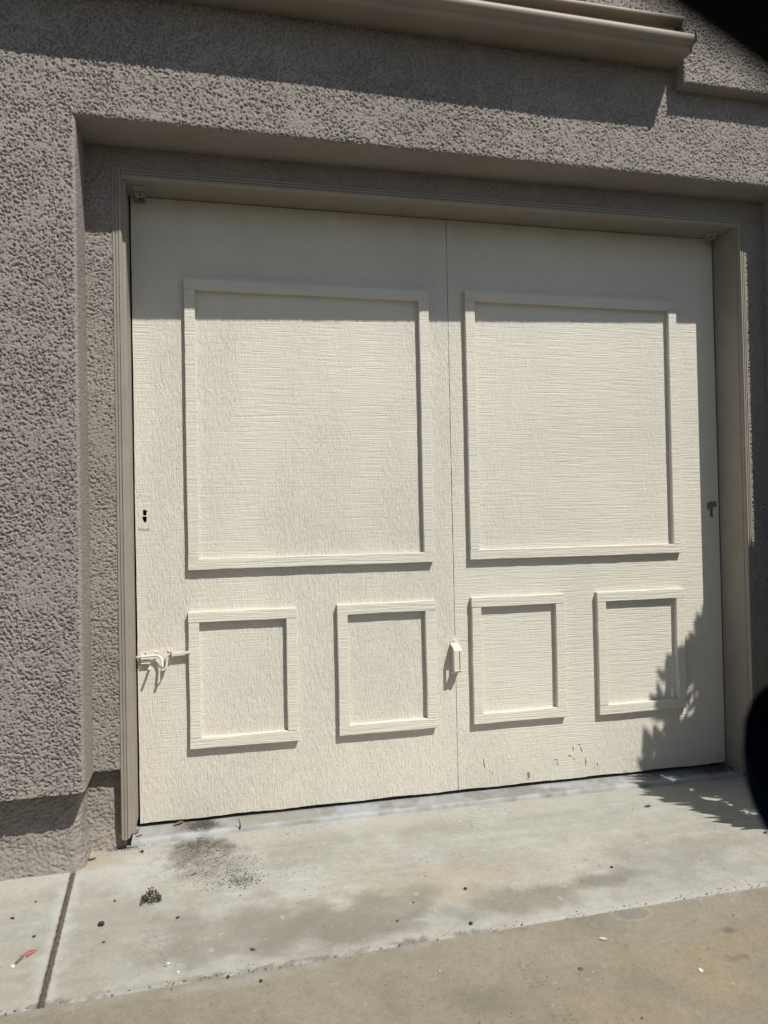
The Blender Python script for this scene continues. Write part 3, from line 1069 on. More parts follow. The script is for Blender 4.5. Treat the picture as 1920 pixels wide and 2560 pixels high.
# gutter along the top, and the bead under the upper wall
GX1 = 1.897
gp = [(YO + 0.003, 2.676), (YO - 0.010, 2.6735), (-0.375, 2.6705), (-0.386, 2.6715), (-0.3900, 2.675), (-0.3912, 2.684), (-0.3935, 2.6885), (-0.4000, 2.6895), (-0.4085, 2.6915), (-0.4150, 2.697), (-0.4185, 2.705), (-0.4185, 2.714), (-0.4145, 2.7205), (-0.408, 2.7235), (-0.400, 2.7215), (-0.3965, 2.715), (-0.397, 2.706), (-0.392, 2.700), (-0.37, 2.692), (-0.32, 2.690), (YO + 0.003, 2.700)]
XG = np.concatenate([np.linspace(-4.5, -0.2, 12), np.linspace(-0.15, GX1, 90)])
gp = [(y - 0.0345 if y < -0.305 else y, z - 0.0245) for y, z in gp]
ng = len(gp)
V = []
for x in XG:
    wv = 0.0012 * math.sin(x * 3.1) + 0.0006 * math.sin(x * 11.0)
    for y, z in gp:
        lip = max(0.0, min(1.0, (-0.33 - y) / 0.08))
        V.append((x, y + wv * lip, z + 0.6 * wv * lip))
V = lean(np.array(V))
Q = []
for i in range(len(XG) - 1):
    for k in range(ng):
        a, b = i * ng + k, i * ng + (k + 1) % ng
        Q.append((a, b, b + ng, a + ng))
me = mesh_np("gutter", V, np.array(Q)[:, ::-1])
og = link(me, "gutter", M_GUTTER, house)
mb = MB()
mb.prism([(y - 0.0007 if y < -0.31 else y, z) for y, z in gp], 'x', GX1 - 0.0025, GX1 + 0.0015)
mb.build("end_cap", M_GUTTER, og)
mb = MB()      # slip joint of two gutter lengths and a lifted flake of paint on the lip
mb.box((0.934, -0.4580, 2.6785), (0.939, -0.4385, 2.699))
mb.build("joint_seam", M_DARK, og, 0.001)
mb = MB()
for (x0, x1, dz) in ((1.25, 1.33, 0.002), (1.31, 1.36, -0.003)):
    mb.tube([(x0, -0.4518, 2.6895 + dz), ((x0 + x1) / 2, -0.4530, 2.6890 + dz), (x1, -0.4515, 2.6865 + dz)], [0.0005, 0.0011, 0.0005], 6)
mb.build("paint_flake", M_CREAMETAL, og)
mb = MB()
prof = [(YO + 0.003, 2.7885), (-0.352, 2.7885), (-0.366, 2.787), (-0.3715, 2.791), (-0.3735, 2.797), (-0.3715, 2.803), (-0.366, 2.807), (YO + 0.003, 2.807)]
mb.prism(prof, 'x', -4.5, XB - 0.006)
mb.build("drip_edge", M_GUTTER, house, 0.0015, True)
mb = MB()
mb.box((-4.5, YO - 0.0330, 2.655), (GX1 - 0.004, YO - 0.010, 2.7885))
mb.build("fascia", M_GUTTER, house)

# ================================================================ GARAGE DOOR
door = empty("garage_door", (R / 2, 0.0, DB), "cream painted plywood garage door with six raised frames", "garage door")


def sheet(x0, x1, holes):
    """a plywood sheet with ragged lock holes cut right through; wavy bottom edge"""
    bm = bmesh.new()
    loops = []
    n = 60
    pts = []
    for k in range(n + 1):
        x = x0 + (x1 - x0) * k / n
        z = DB + 0.0012 * math.sin(x * 23) + random.uniform(-0.0008, 0.0008)
        pts.append((x, z))
    for k in range(1, 41):
        z = DB + (DT - DB) * k / 40
        pts.append((x1 + random.uniform(-0.0006, 0.0006), z))
    for k in range(1, n + 1):
        pts.append((x1 + (x0 - x1) * k / n, DT + random.uniform(-0.0008, 0.0008)))
    for k in range(1, 40):
        pts.append((x0 + random.uniform(-0.0006, 0.0006), DT + (DB - DT) * k / 40))
    loops.append(pts)
    loops += holes
    edges = []
    for lp in loops:
        vs = [bm.verts.new((x, 0.0, z)) for x, z in lp]
        for a, b in zip(vs, vs[1:] + vs[:1]):
            edges.append(bm.edges.new((a, b)))
    bmesh.ops.triangle_fill(bm, use_beauty=True, use_dissolve=False, edges=edges, normal=(0, -1, 0))
    for f in bm.faces:
        f.normal_update()
        if f.normal.y > 0:
            f.normal_flip()
    r = bmesh.ops.extrude_face_region(bm, geom=bm.faces[:])
    for v in [g for g in r["geom"] if isinstance(g, bmesh.types.BMVert)]:
        v.co.y += 0.016
    bmesh.ops.recalc_face_normals(bm, faces=bm.faces)
    me = bpy.data.meshes.new("plywood_sheet")
    bm.to_mesh(me)
    bm.free()
    return link(me, "plywood_sheet", M_SHEET, door)


hl = [[(0.0250, 1.0990), (0.0310, 1.1000), (0.0400, 1.0935), (0.0360, 1.0905), (0.0355, 1.0800), (0.0250, 1.0795), (0.0240, 1.0900)],
      [(0.0232, 1.0765), (0.0350, 1.0765), (0.0372, 1.0705), (0.0350, 1.0590), (0.0330, 1.0562), (0.0262, 1.0573), (0.0230, 1.0680)]]
hr = [[(2.2300, 1.0715), (2.2380, 1.0735), (2.2459, 1.0712), (2.2450, 1.0560), (2.2462, 1.0470), (2.2440, 1.0347), (2.2293, 1.0350), (2.2290, 1.0520)]]
sheet(0.0, S - 0.0008, hl)
sheet(S + 0.0016, R, hr)
mb = MB()          # battens on the back
for z0, z1 in ((0.05, 0.14), (0.80, 0.88), (2.06, 2.15)):
    mb.box((0.06, 0.017, z0), (R - 0.06, 0.055, z1))
mb.box((S - 0.05, 0.0165, 0.145), (S + 0.05, 0.0545, 0.795))
mb.box((S - 0.05, 0.0165, 0.885), (S + 0.05, 0.0545, 2.055))
mb.build("back_frame", M_BARE, door)

TT = 0.021


def strip(x0, x1, z0, z1, horiz):
    """a raised batten: slightly uneven edges, eased arrises"""
    bm = bmesh.new()
    L = (x1 - x0) if horiz else (z1 - z0)
    n = max(6, int(L / 0.03))
    rings = []
    tilt = random.uniform(-0.0012, 0.0012)
    ph = random.uniform(0, 6)
    b = 0.0017
    w = (z1 - z0) if horiz else (x1 - x0)
    for k in range(n + 1):
        t = k / n
        j1 = random.uniform(-0.0005, 0.0005) + 0.0005 * math.sin(ph + t * 7)
        j2 = random.uniform(-0.0005, 0.0005) + 0.0005 * math.sin(ph + 2 + t * 9)
        th = TT + random.uniform(-0.0004, 0.0004)
        sec = [(j1, 0.0), (j1, -th + b), (j1 + b, -th), (w + j2 - b, -th), (w + j2, -th + b), (w + j2, 0.0)]
        ring = []
        for a, y in sec:
            a += tilt * (t - 0.5)
            if horiz:
                p = (x0 + L * t, y, z0 + a)
            else:
                p = (x0 + a, y, z0 + L * t)
            ring.append(bm.verts.new(p))
        rings.append(ring)
    for a, c in zip(rings, rings[1:]):
        for k in range(5):
            bm.faces.new((a[k], a[k + 1], c[k + 1], c[k]))
    bm.faces.new(rings[0])
    bm.faces.new(rings[-1][::-1])
    bmesh.ops.recalc_face_normals(bm, faces=bm.faces)
    me = bpy.data.meshes.new("trim_strip")
    bm.to_mesh(me)
    bm.free()
    link(me, "trim_strip", M_STRIPH if horiz else M_STRIPV, door)


W = 0.037
for (x0, x1, z0, z1) in ((0.171, 1.048, 0.890, 1.893), (1.191, 2.083, 0.894, 1.901), (0.168, 0.538, 0.279, 0.746),
                         (0.684, 1.048, 0.282, 0.749), (1.191, 1.566, 0.283, 0.753), (1.705, 2.086, 0.278, 0.752)):
    g = 0.0006
    strip(x0, x1, z1 - W, z1, True)
    strip(x0, x1 + random.uniform(-0.002, 0.003), z0, z0 + W, True)
    strip(x0, x0 + W, z0 + W + g, z1 - W - g, False)
    strip(x1 - W, x1, z0 + W + g, z1 - W - g, False)

# filled nail heads along the strips
mb = MB()
for (x0, x1, z0, z1) in ((0.171, 1.048, 0.890, 1.893), (1.191, 2.083, 0.894, 1.901), (0.168, 0.538, 0.279, 0.746),
                         (0.684, 1.048, 0.282, 0.749), (1.191, 1.566, 0.283, 0.753), (1.705, 2.086, 0.278, 0.752)):
    nxx, nzz = max(2, int((x1 - x0) / 0.28)), max(2, int((z1 - z0) / 0.28))
    pts_ = [(x0 + 0.02 + (x1 - x0 - 0.04) * k / nxx, zz) for k in range(nxx + 1) for zz in (z0 + 0.018, z1 - 0.018)]
    pts_ += [(xx, z0 + 0.06 + (z1 - z0 - 0.12) * k / nzz) for k in range(nzz + 1) for xx in (x0 + 0.018, x1 - 0.018)]
    for (x, z) in pts_:
        if random.random() < 0.6:
            mb.ball((x + random.uniform(-0.006, 0.006), -TT + 0.0002, z + random.uniform(-0.004, 0.004)), random.uniform(0.0012, 0.0021), 6, 4, (1, 0.4, 1))
tag(mb.build("nail_head", simple("filled_nail_head", (0.36, 0.31, 0.24), 0.7, 0, 0.4, 40), door), kind="stuff")

# worn spots on the paint
def flat_patch(pts, y, name, mat):
    bm = bmesh.new()
    vs = [bm.verts.new((x, y, z)) for x, z in pts]
    f = bm.faces.new(vs)
    r = bmesh.ops.extrude_face_region(bm, geom=[f])
    for v in [q for q in r["geom"] if isinstance(q, bmesh.types.BMVert)]:
        v.co.y += 0.0015
    bmesh.ops.recalc_face_normals(bm, faces=bm.faces)
    me = bpy.data.meshes.new(name)
    bm.to_mesh(me)
    bm.free()
    return link(me, name, mat, door)


flat_patch([(1.4055, 0.0790), (1.4150, 0.0795), (1.4162, 0.0600), (1.4115, 0.0590), (1.4095, 0.0520), (1.4050, 0.0525), (1.4060, 0.0600)], -0.0006, "bare_patch", M_BARE)
flat_patch([(0.0075, 1.0300), (0.0095, 1.0420), (0.0140, 1.0360), (0.0200, 1.0375), (0.0310, 1.0350), (0.0440, 1.0380), (0.0470, 1.0300), (0.0380, 1.0275), (0.0200, 1.0290)], -0.0006, "bare_patch", simple("grey_bare_metal_mark", (0.36, 0.34, 0.31), 0.6, 0, 0.35, 150))
flat_patch([(2.2165, 1.0930), (2.2250, 1.0965), (2.2400, 1.0975), (2.2560, 1.0985), (2.2612, 1.0950), (2.2590, 1.0760), (2.2470, 1.0740), (2.2380, 1.0745), (2.2250, 1.0700), (2.2185, 1.0600), (2.2150, 1.0730)], -0.0006, "bare_patch", simple("dark_bare_wood", (0.16, 0.14, 0.11), 0.8, 0, 0.4, 120))
# lifted curls of paint low on the right-hand sheet and small dings
mb = MB()
for (x, z, l, a) in ((1.232, 0.135, 0.03, 1.7), (1.236, 0.122, 0.02, 1.4), (1.530, 0.105, 0.022, 1.5), (1.527, 0.120, 0.018, 0.1), (1.598, 0.155, 0.026, 1.6), (1.625, 0.17, 0.022, 0.3), (1.632, 0.15, 0.03, 1.9),
                     (1.585, 0.13, 0.020, 0.1), (1.65, 0.10, 0.035, 1.6), (1.70, 0.085, 0.015, 1.6), (1.265, 0.092, 0.012, 1.6)):
    d = Vector((math.cos(a), 0, math.sin(a))) * l / 2
    p = Vector((x, -0.0008, z))
    mb.tube([p - d, p + Vector((0.001, -0.0022, 0.001)), p + d], [0.0006, 0.0018, 0.0005], 5)
tag(mb.build("paint_curl", M_SHEET, door), kind="stuff")
mb = MB()
for (x, z, l, a) in ((1.0725, 1.925, 0.018, 0.9), (1.8525, 1.948, 0.006, 1.3), (1.60, 0.114, 0.020, -0.6), (1.583, 0.124, 0.006, 0.8), (1.234, 0.14, 0.020, 1.75), (1.256, 0.098, 0.008, 1.6),
                     (2.236, 0.075, 0.012, 0.8), (2.243, 0.066, 0.008, 2.2), (0.0095, 1.14, 0.009, 0.2), (0.017, 1.15, 0.006, 1.5), (0.193, 1.76, 0.004, 0), (0.1, 1.82, 0.004, 0), (1.76, 0.70, 0.006, 0.4), (2.115, 0.735, 0.007, 1.4)):
    d = Vector((math.cos(a), 0, math.sin(a))) * l / 2
    y = -0.0004 if not (0.17 < x < 0.2) else -TT - 0.0002
    p = Vector((x, y, z))
    mb.tube([p - d * 0.8, p + Vector((0.0008, 0, -0.0006)), p + d * 0.8], [0.0004, 0.0010, 0.0004], 5)
tag(mb.build("nick", M_BARE, door), kind="stuff")

# slide bolt on the left edge
bolt = MB()
pl = [(0.0115, 0.617), (0.060, 0.6205), (0.1135, 0.6235), (0.1140, 0.606), (0.0960, 0.598), (0.0925, 0.566), (0.0720, 0.566), (0.0640, 0.579), (0.0420, 0.580), (0.0120, 0.580)]
bolt.prism(pl, 'y', -0.0040, -0.0008)
bolt = bolt.build("slide_bolt", M_CREAMETAL, door, 0.0006)
mb = MB()          # bent-up flanges that guide the rod
mb.prism([(-0.0040, 0.588), (-0.020, 0.590), (-0.024, 0.599), (-0.024, 0.609), (-0.018, 0.617), (-0.0040, 0.6165)], 'x', 0.0112, 0.0138)
mb.prism([(-0.0040, 0.590), (-0.020, 0.594), (-0.024, 0.602), (-0.024, 0.614), (-0.018, 0.6225), (-0.0040, 0.623)], 'x', 0.1115, 0.1142)
mb.prism([(-0.0040, 0.600), (-0.030, 0.603), (-0.034, 0.600), (-0.034, 0.570), (-0.026, 0.560), (-0.0040, 0.562)], 'x', 0.0925, 0.0948)
mb.build("rod_guide", M_CREAMETAL, bolt, 0.0007)
mb = MB()          # rod with its turned-down handle
pts = [(-0.004, -0.0165, 0.6020), (0.012, -0.0165, 0.6030), (0.040, -0.017, 0.6045), (0.058, -0.018, 0.6050)]
for k in range(1, 9):
    t = k / 8 * math.pi / 2
    pts.append((0.060 + 0.021 * math.sin(t), -0.018 - 0.014 * (k / 8), 0.6050 - 0.021 * (1 - math.cos(t))))
pts += [(0.0815, -0.037, 0.574), (0.0820, -0.040, 0.566)]
mb.tube(pts, 0.0044, 12)
mb.build("bolt_rod", M_CREAMETAL, bolt, 0, True)
mb = MB()
mb.box((0.1125, -0.0235, 0.6050), (0.1742, -0.0095, 0.6130), Matrix.Rotation(math.radians(-3), 3, 'Y'))
mb.tube([(0.0995, -0.026, 0.600), (0.0975, -0.031, 0.578), (0.0905, -0.036, 0.562), (0.0850, -0.038, 0.560)], 0.0022, 8)
mb.build("bolt_bar", M_CREAMETAL, bolt, 0.001)
mb = MB()          # projecting keeper bars of the handle slot
mb.box((0.0360, -0.050, 0.5640), (0.0440, -0.004, 0.5665))
mb.box((0.0380, -0.006, 0.5668), (0.0402, -0.0035, 0.584))
mb.box((0.0790, -0.052, 0.5590), (0.0875, -0.034, 0.5622))
mb.box((0.0120, -0.0170, 0.5790), (0.0420, -0.0040, 0.5812))
mb.build("keeper", M_CREAMETAL, bolt, 0.0005)
for (x, z) in ((0.031, 0.6085), (0.0620, 0.6135), (0.102, 0.6160), (0.054, 0.5850)):
    MB().ball((x, -0.0044, z), 0.0042, 10, 6, (1, 0.5, 1)).build("screw", M_CREAMETAL, bolt, 0, True)
mb = MB()
for (x, z, w_, h_) in ((0.0265, 0.6110, 0.006, 0.004), (0.1000, 0.6125, 0.006, 0.004), (0.026, 0.5900, 0.020, 0.003), (0.0560, 0.5915, 0.006, 0.003)):
    mb.box((x - w_ / 2, -0.0046, z - h_ / 2), (x + w_ / 2, -0.0041, z + h_ / 2))
mb.build("slot", M_DARK, bolt)

# lift handle on the sheet joint
hb = MB()
hb.prism([(1.1250, 0.6180), (1.1100, 0.5960), (1.1095, 0.4800), (1.1240, 0.4370), (1.1390, 0.4760), (1.1400, 0.5930)], 'y', -0.0035, -0.0007)
handle = hb.build("lift_handle", M_CREAMETAL, door, 0.0006)
mb = MB()
HX0, HX1 = 1.1085, 1.1385
path = [(-0.0035, 0.5830), (-0.020, 0.5800), (-0.042, 0.5700), (-0.047, 0.5620), (-0.047, 0.4920), (-0.042, 0.4850), (-0.020, 0.4800), (-0.0035, 0.4790)]
def strap(x0, x1, th, pth):
    up, dn = [], []
    n = len(pth)
    for i, p in enumerate(pth):
        a = Vector(pth[max(0, i - 1)]); c = Vector(pth[min(n - 1, i + 1)])
        t = (c - a).normalized()
        q = Vector((t.y, -t.x))
        up.append(tuple(Vector(p) + q * th / 2)); dn.append(tuple(Vector(p) - q * th / 2))
    for i in range(n - 1):
        mb.prism([up[i], up[i + 1], dn[i + 1], dn[i]], 'x', x0, x1)
strap(HX0, HX1, 0.003, path[0:4])
strap(HX0, HX1, 0.003, path[4:8])
mb.build("handle_arm", M_CREAMETAL, handle)
mb = MB()          # channel-shaped grip
mb.box((HX0, -0.0485, 0.488), (HX0 + 0.0095, -0.0465, 0.566))
mb.box((HX1 - 0.0070, -0.0485, 0.488), (HX1, -0.0465, 0.566))
mb.box((HX0, -0.0464, 0.487), (HX0 + 0.0018, -0.030, 0.567))
mb.box((HX1 - 0.0018, -0.0464, 0.487), (HX1, -0.020, 0.567))
mb.build("grip", M_CREAMETAL, handle, 0.0004)
MB().ball((1.1240, -0.0040, 0.5960), 0.0052, 12, 8, (1, 0.6, 1)).build("screw", M_CREAMETAL, handle, 0, True)
MB().ball((1.1240, -0.0040, 0.4580), 0.0040, 12, 8, (1, 0.5, 1)).build("screw", M_CREAMETAL, handle, 0, True)

# steel brackets in the two upper corners
mb = MB()
mb.box((0.014, -0.0022, 2.146), (0.052, -0.0002, 2.172), )
mb.box((0.013, -0.090, 2.1695), (0.052, -0.050, 2.1718))
mb.prism([(0.016, 2.168), (0.050, 2.168), (0.046, 2.150), (0.024, 2.146)], 'y', -0.052, -0.0500)
mb.box((0.047, -0.050, 2.150), (0.049, -0.002, 2.1695))
br = mb.build("corner_bracket", M_GALV, door, 0.0005)
mb = MB()
for z in (2.160, 2.1535):
    mb.ball((0.0345, -0.0522, z), 0.0026, 8, 6, (1, 0.4, 1))
mb.build("bolt_hole", M_DARK, br)
mb = MB()
bmq = Matrix.Rotation(math.radians(-28), 3, 'Z')
mb.box((2.220, -0.075, 2.1690), (2.262, 0.000, 2.1718), bmq, (2.24, -0.03, 2.17))
mb.box((2.236, -0.0022, 2.146), (2.266, -0.0002, 2.1688))
mb.box((2.252, -0.050, 2.158), (2.2545, -0.002, 2.1688))
br2 = mb.build("corner_bracket", M_GALV, door, 0.0005)
mb = MB()
mb.ball((2.248, -0.030, 2.1686), 0.004, 8, 6, (1, 1, 0.4))
mb.build("bolt_hole", M_DARK, br2)

# ================================================================ SHRUB (right of the view; it casts the leaf shadow)
shrub = empty("shrub", (2.95, -0.92, GZ), "tall green shrub with narrow leaves beside the right end of the garage", "shrub")


def mat_leaf(name, a, b_):
    m, nt, b = new_mat(name)
    oi = nt.nodes.new("ShaderNodeNewGeometry")
    f = noise(nt, coords(nt), 18, 2, 0.5)
    nt.links.new(mixc(nt, ramp(nt, f, 0.3, 0.7), a, b_), b.inputs["Base Color"])
    b.inputs["Roughness"].default_value = 0.5
    b.inputs["Subsurface Weight"].default_value = 0.0
    return m


M_LEAF = mat_leaf("shrub_leaf", (0.035, 0.065, 0.022), (0.085, 0.13, 0.04))
M_BARK = simple("shrub_bark", (0.16, 0.125, 0.09), 0.9, 0, 0.3, 60, 0.003, 90)
# where the shrub's shade ends on the plane of the door, seen along the sunlight
BND = [(2.95, 1.15), (2.60, 0.98), (2.42, 0.80), (2.22, 0.615), (2.11, 0.55), (2.04, 0.47), (2.0, 0.40), (1.985, 0.34), (1.985, 0.26), (1.985, 0.20), (1.915, 0.14), (1.90, 0.05), (1.835, -0.07), (1.80, -0.20), (1.775, -0.34), (1.74, -0.50), (1.70, -0.62), (1.69, -0.75), (1.76, -0.86), (1.82, -1.02), (1.95, -1.2), (2.2, -1.4)]
bz = np.array([b[1] for b in BND])[::-1]
bx = np.array([b[0] + (0.032 if b[1] > -0.1 else 0.01) for b in BND])[::-1]


def bound_x(z):
    return np.interp(z, bz, bx, left=3.0, right=3.2)


leafV, leafQ = [], []


def leaf(P, D, L, Wd, up):
    D = np.array(D) / np.linalg.norm(D)
    s = np.cross(D, up)
    s /= (np.linalg.norm(s) + 1e-9)
    n = np.cross(s, D)
    b = len(leafV)
    P = np.array(P)
    leafV.append(P)
    for t, w in ((0.25, 0.8), (0.55, 1.0), (0.8, 0.6)):
        c = P + D * L * t - n * 0.10 * L * t * t
        leafV.append(c - s * Wd * w / 2)
        leafV.append(c + s * Wd * w / 2)
    leafV.append(P + D * L - n * 0.10 * L)
    leafQ.extend([(b, b + 2, b + 1, b + 1), (b + 1, b + 2, b + 4, b + 3), (b + 3, b + 4, b + 6, b + 5), (b + 5, b + 6, b + 7, b + 7)])


stems = MB()
tips = []
rng = np.random.default_rng(21)
for k in range(26):
    a = rng.uniform(0, 2 * math.pi)
    sp = rng.uniform(0.15, 0.8)
    h = rng.uniform(0.9, 1.95) * (1 - 0.25 * sp)
    top = np.array([2.95 + math.cos(a) * sp * 0.95, -0.92 + math.sin(a) * sp * 0.55, GZ + h])
    base = np.array([2.95 + math.cos(a) * 0.10, -0.92 + math.sin(a) * 0.08, GZ - 0.01])
    pts = []
    for i in range(7):
        t = i / 6
        p = base + (top - base) * t
        p[0] += -0.12 * math.cos(a) * math.sin(t * math.pi) * sp
        p[1] += -0.12 * math.sin(a) * math.sin(t * math.pi) * sp
        pts.append(tuple(p))
    stems.tube(pts, [0.011 * (1 - 0.8 * i / 6) + 0.0015 for i in range(7)], 6)
stems.build("stem", M_BARK, shrub)
count = 0
while count < 15000:
    n_ = 6000
    # a rounded crown, denser toward its skin
    d = rng.normal(size=(n_, 3))
    d /= np.linalg.norm(d, axis=1)[:, None]
    rad = rng.uniform(0.25, 1.0, n_) ** 0.5
    P = np.array([2.93, -0.93, 1.02]) + d * rad[:, None] * np.array([0.98, 0.50, 1.0])
    P[:, 2] = np.maximum(P[:, 2], 0.05 + rng.uniform(0, 0.3, n_))
    D_ = -P[:, 1]
    xp, zp = P[:, 0] - SX * D_, P[:, 2] - SZ * D_
    ok = (xp > bound_x(zp) + 0.155) & (perlin(P * 7.0) > -0.28) & (P[:, 1] < -0.40)
    # keep out of the open driveway side
    for p, dd in zip(P[ok], d[ok]):
        o_ = dd * np.array([0.8, 0.8, 0.4]) + rng.normal(size=3) * 0.55 + np.array([0, 0, 0.45])
        leaf(p, o_, rng.uniform(0.06, 0.11), rng.uniform(0.014, 0.024), np.array([rng.normal() * 0.4, rng.normal() * 0.4, 1.0]))
        count += 1
        if count >= 15000:
            break
# outer twigs whose leaves make the ragged edge of the shade
sunv = np.array(to_sun)
for i in range(200):
    t = rng.uniform(-1.1, 0.72)
    D_ = rng.uniform(0.66, 0.95)
    x_ = bound_x(t) - 0.012 + abs(rng.normal()) * 0.05
    base = np.array((x_ + SX * D_, -D_, t - 0.05 + SZ * D_))
    if base[2] < 0.12 or base[2] > 2.1:
        continue
    lean_ = rng.uniform(-0.35, 0.45) if t > -0.1 else rng.uniform(-1.1, 0.1)
    for k in range(int(rng.integers(1, 4))):
        o_ = np.array([lean_ + rng.normal() * 0.6, rng.normal() * 0.2, 0.9])
        leaf(base + rng.normal(size=3) * 0.008, o_, rng.uniform(0.08, 0.14), rng.uniform(0.020, 0.033), sunv + rng.normal(size=3) * 0.35)
# leaves that fill behind the fringe, with gaps
for i in range(760):
    t = rng.uniform(-1.1, 0.72)
    D_ = rng.uniform(0.62, 0.95)
    x_ = bound_x(t) + 0.025 + 0.20 * rng.random() ** 0.8
    p = np.array((x_ + SX * D_, -D_, t + SZ * D_))
    if p[2] < 0.10 or p[2] > 2.1 or perlin(np.array([[x_ * 16, t * 16, 4.4]]))[0] < 0.03:
        continue
    leaf(p, np.array([rng.normal() * 0.4, rng.normal() * 0.3, 1.0]), rng.uniform(0.07, 0.12), rng.uniform(0.018, 0.030), sunv + rng.normal(size=3) * 0.4)
LV = np.array(leafV)
faces = [tuple(dict.fromkeys(q)) for q in leafQ]
me = bpy.data.meshes.new("foliage")
me.from_pydata(LV.tolist(), [], faces)
me.update()
fo = link(me, "foliage", M_LEAF, shrub)
tag(fo, kind="stuff")

# ================================================================ CAR (the photo is taken from its open driver's window)
M_NAVY = mat_paint("navy_car_paint", (0.012, 0.018, 0.035), 0.3, 0.6)
M_BLACKPL = simple("black_plastic", (0.006, 0.006, 0.007), 0.9, 0, 0.1, 20, spec=0.15)
M_TYRE = mat_paint("tyre_rubber", (0.02, 0.02, 0.02), 0.85)
M_RIM = simple("alloy_rim", (0.45, 0.45, 0.46), 0.35, 0.9, 0.05, 20)
mg, ntg, bg = new_mat("car_glass")
bg.inputs["Base Color"].default_value = (0.02, 0.03, 0.03, 1)
bg.inputs["Roughness"].default_value = 0.03
bg.inputs["Alpha"].default_value = 0.45
M_GLASS = mg
mm, ntm, bm_ = new_mat("mirror_silver")
bm_.inputs["Base Color"].default_value = (0.5, 0.52, 0.55, 1)
bm_.inputs["Metallic"].default_value = 1.0
bm_.inputs["Roughness"].default_value = 0.04
M_LAMP = mat_paint("lamp_lens", (0.5, 0.5, 0.5), 0.1, 0.5)
M_TAIL = mat_paint("tail_lens", (0.3, 0.02, 0.02), 0.2, 0.5)

car = empty("car", (0.0, -3.5, GZ), "dark navy car parked by the driveway, door mirror and window pillar nearest the lens", "car")
CY = -3.50


def wy(z):                       # window plane of the left side
    return -2.60 - 0.27 * (z - 0.88)


def body_section(x):
    """half width, top height of the lower body at station x"""
    if x > 0.75:
        top = 0.88 - 0.17 * ((x - 0.75) / 1.5) ** 1.6
    elif x < -1.6:
        top = 0.90 - 0.10 * ((-1.6 - x) / 0.8) ** 1.5
    else:
        top = 0.88
    hw = 0.90 - 0.16 * max(0, (x - 1.2) / 1.05) ** 2.2 - 0.14 * max(0, (-1.5 - x) / 0.9) ** 2.2
    return hw, top


XS = np.linspace(-2.38, 2.25, 60)
V = []
SEC = 16
for x in XS:
    hw, top = body_section(x)
    sec = [(0.86 * hw, 0.20), (0.95 * hw, 0.24), (0.985 * hw, 0.36), (1.0 * hw, 0.55), (0.995 * hw, 0.68), (0.985 * hw, top - 0.10), (0.97 * hw, top - 0.03), (0.93 * hw, top)]
    full = [(CY + y, z) for y, z in sec] + [(CY - y, z) for y, z in sec[::-1]]
    for y, z in full:
        V.append((x, y, z))
V = np.array(V)
F = []
for i in range(len(XS) - 1):
    for k in range(SEC):
        a, b = i * SEC + k, i * SEC + (k + 1) % SEC
        F.append((a, b, b + SEC, a + SEC))
bm2 = bmesh.new()
vs = [bm2.verts.new(v) for v in V]
for f in F:
    x = V[f[0]][0]
    k = f[0] % SEC
    if k == SEC // 2 - 1 and -1.55 < x < 0.72:
        continue                 # open top of the cabin
    # wheel openings
    cxx = (V[f[0]][0] + V[f[2]][0]) / 2
    czz = (V[f[0]][2] + V[f[1]][2]) / 2
    if k in (0, 1, 2, SEC - 2, SEC - 3, SEC - 4) and min(math.hypot(cxx - 1.45, czz - 0.33), math.hypot(cxx + 1.28, czz - 0.33)) < 0.33:
        continue
    bm2.faces.new([vs[q] for q in f])
bm2.faces.new([vs[k] for k in range(SEC)][::-1])
bm2.faces.new([vs[(len(XS) - 1) * SEC + k] for k in range(SEC)])
bmesh.ops.recalc_face_normals(bm2, faces=bm2.faces)
me = bpy.data.meshes.new("body")
bm2.to_mesh(me)
bm2.free()
me.shade_smooth()
link(me, "body", M_NAVY, car)

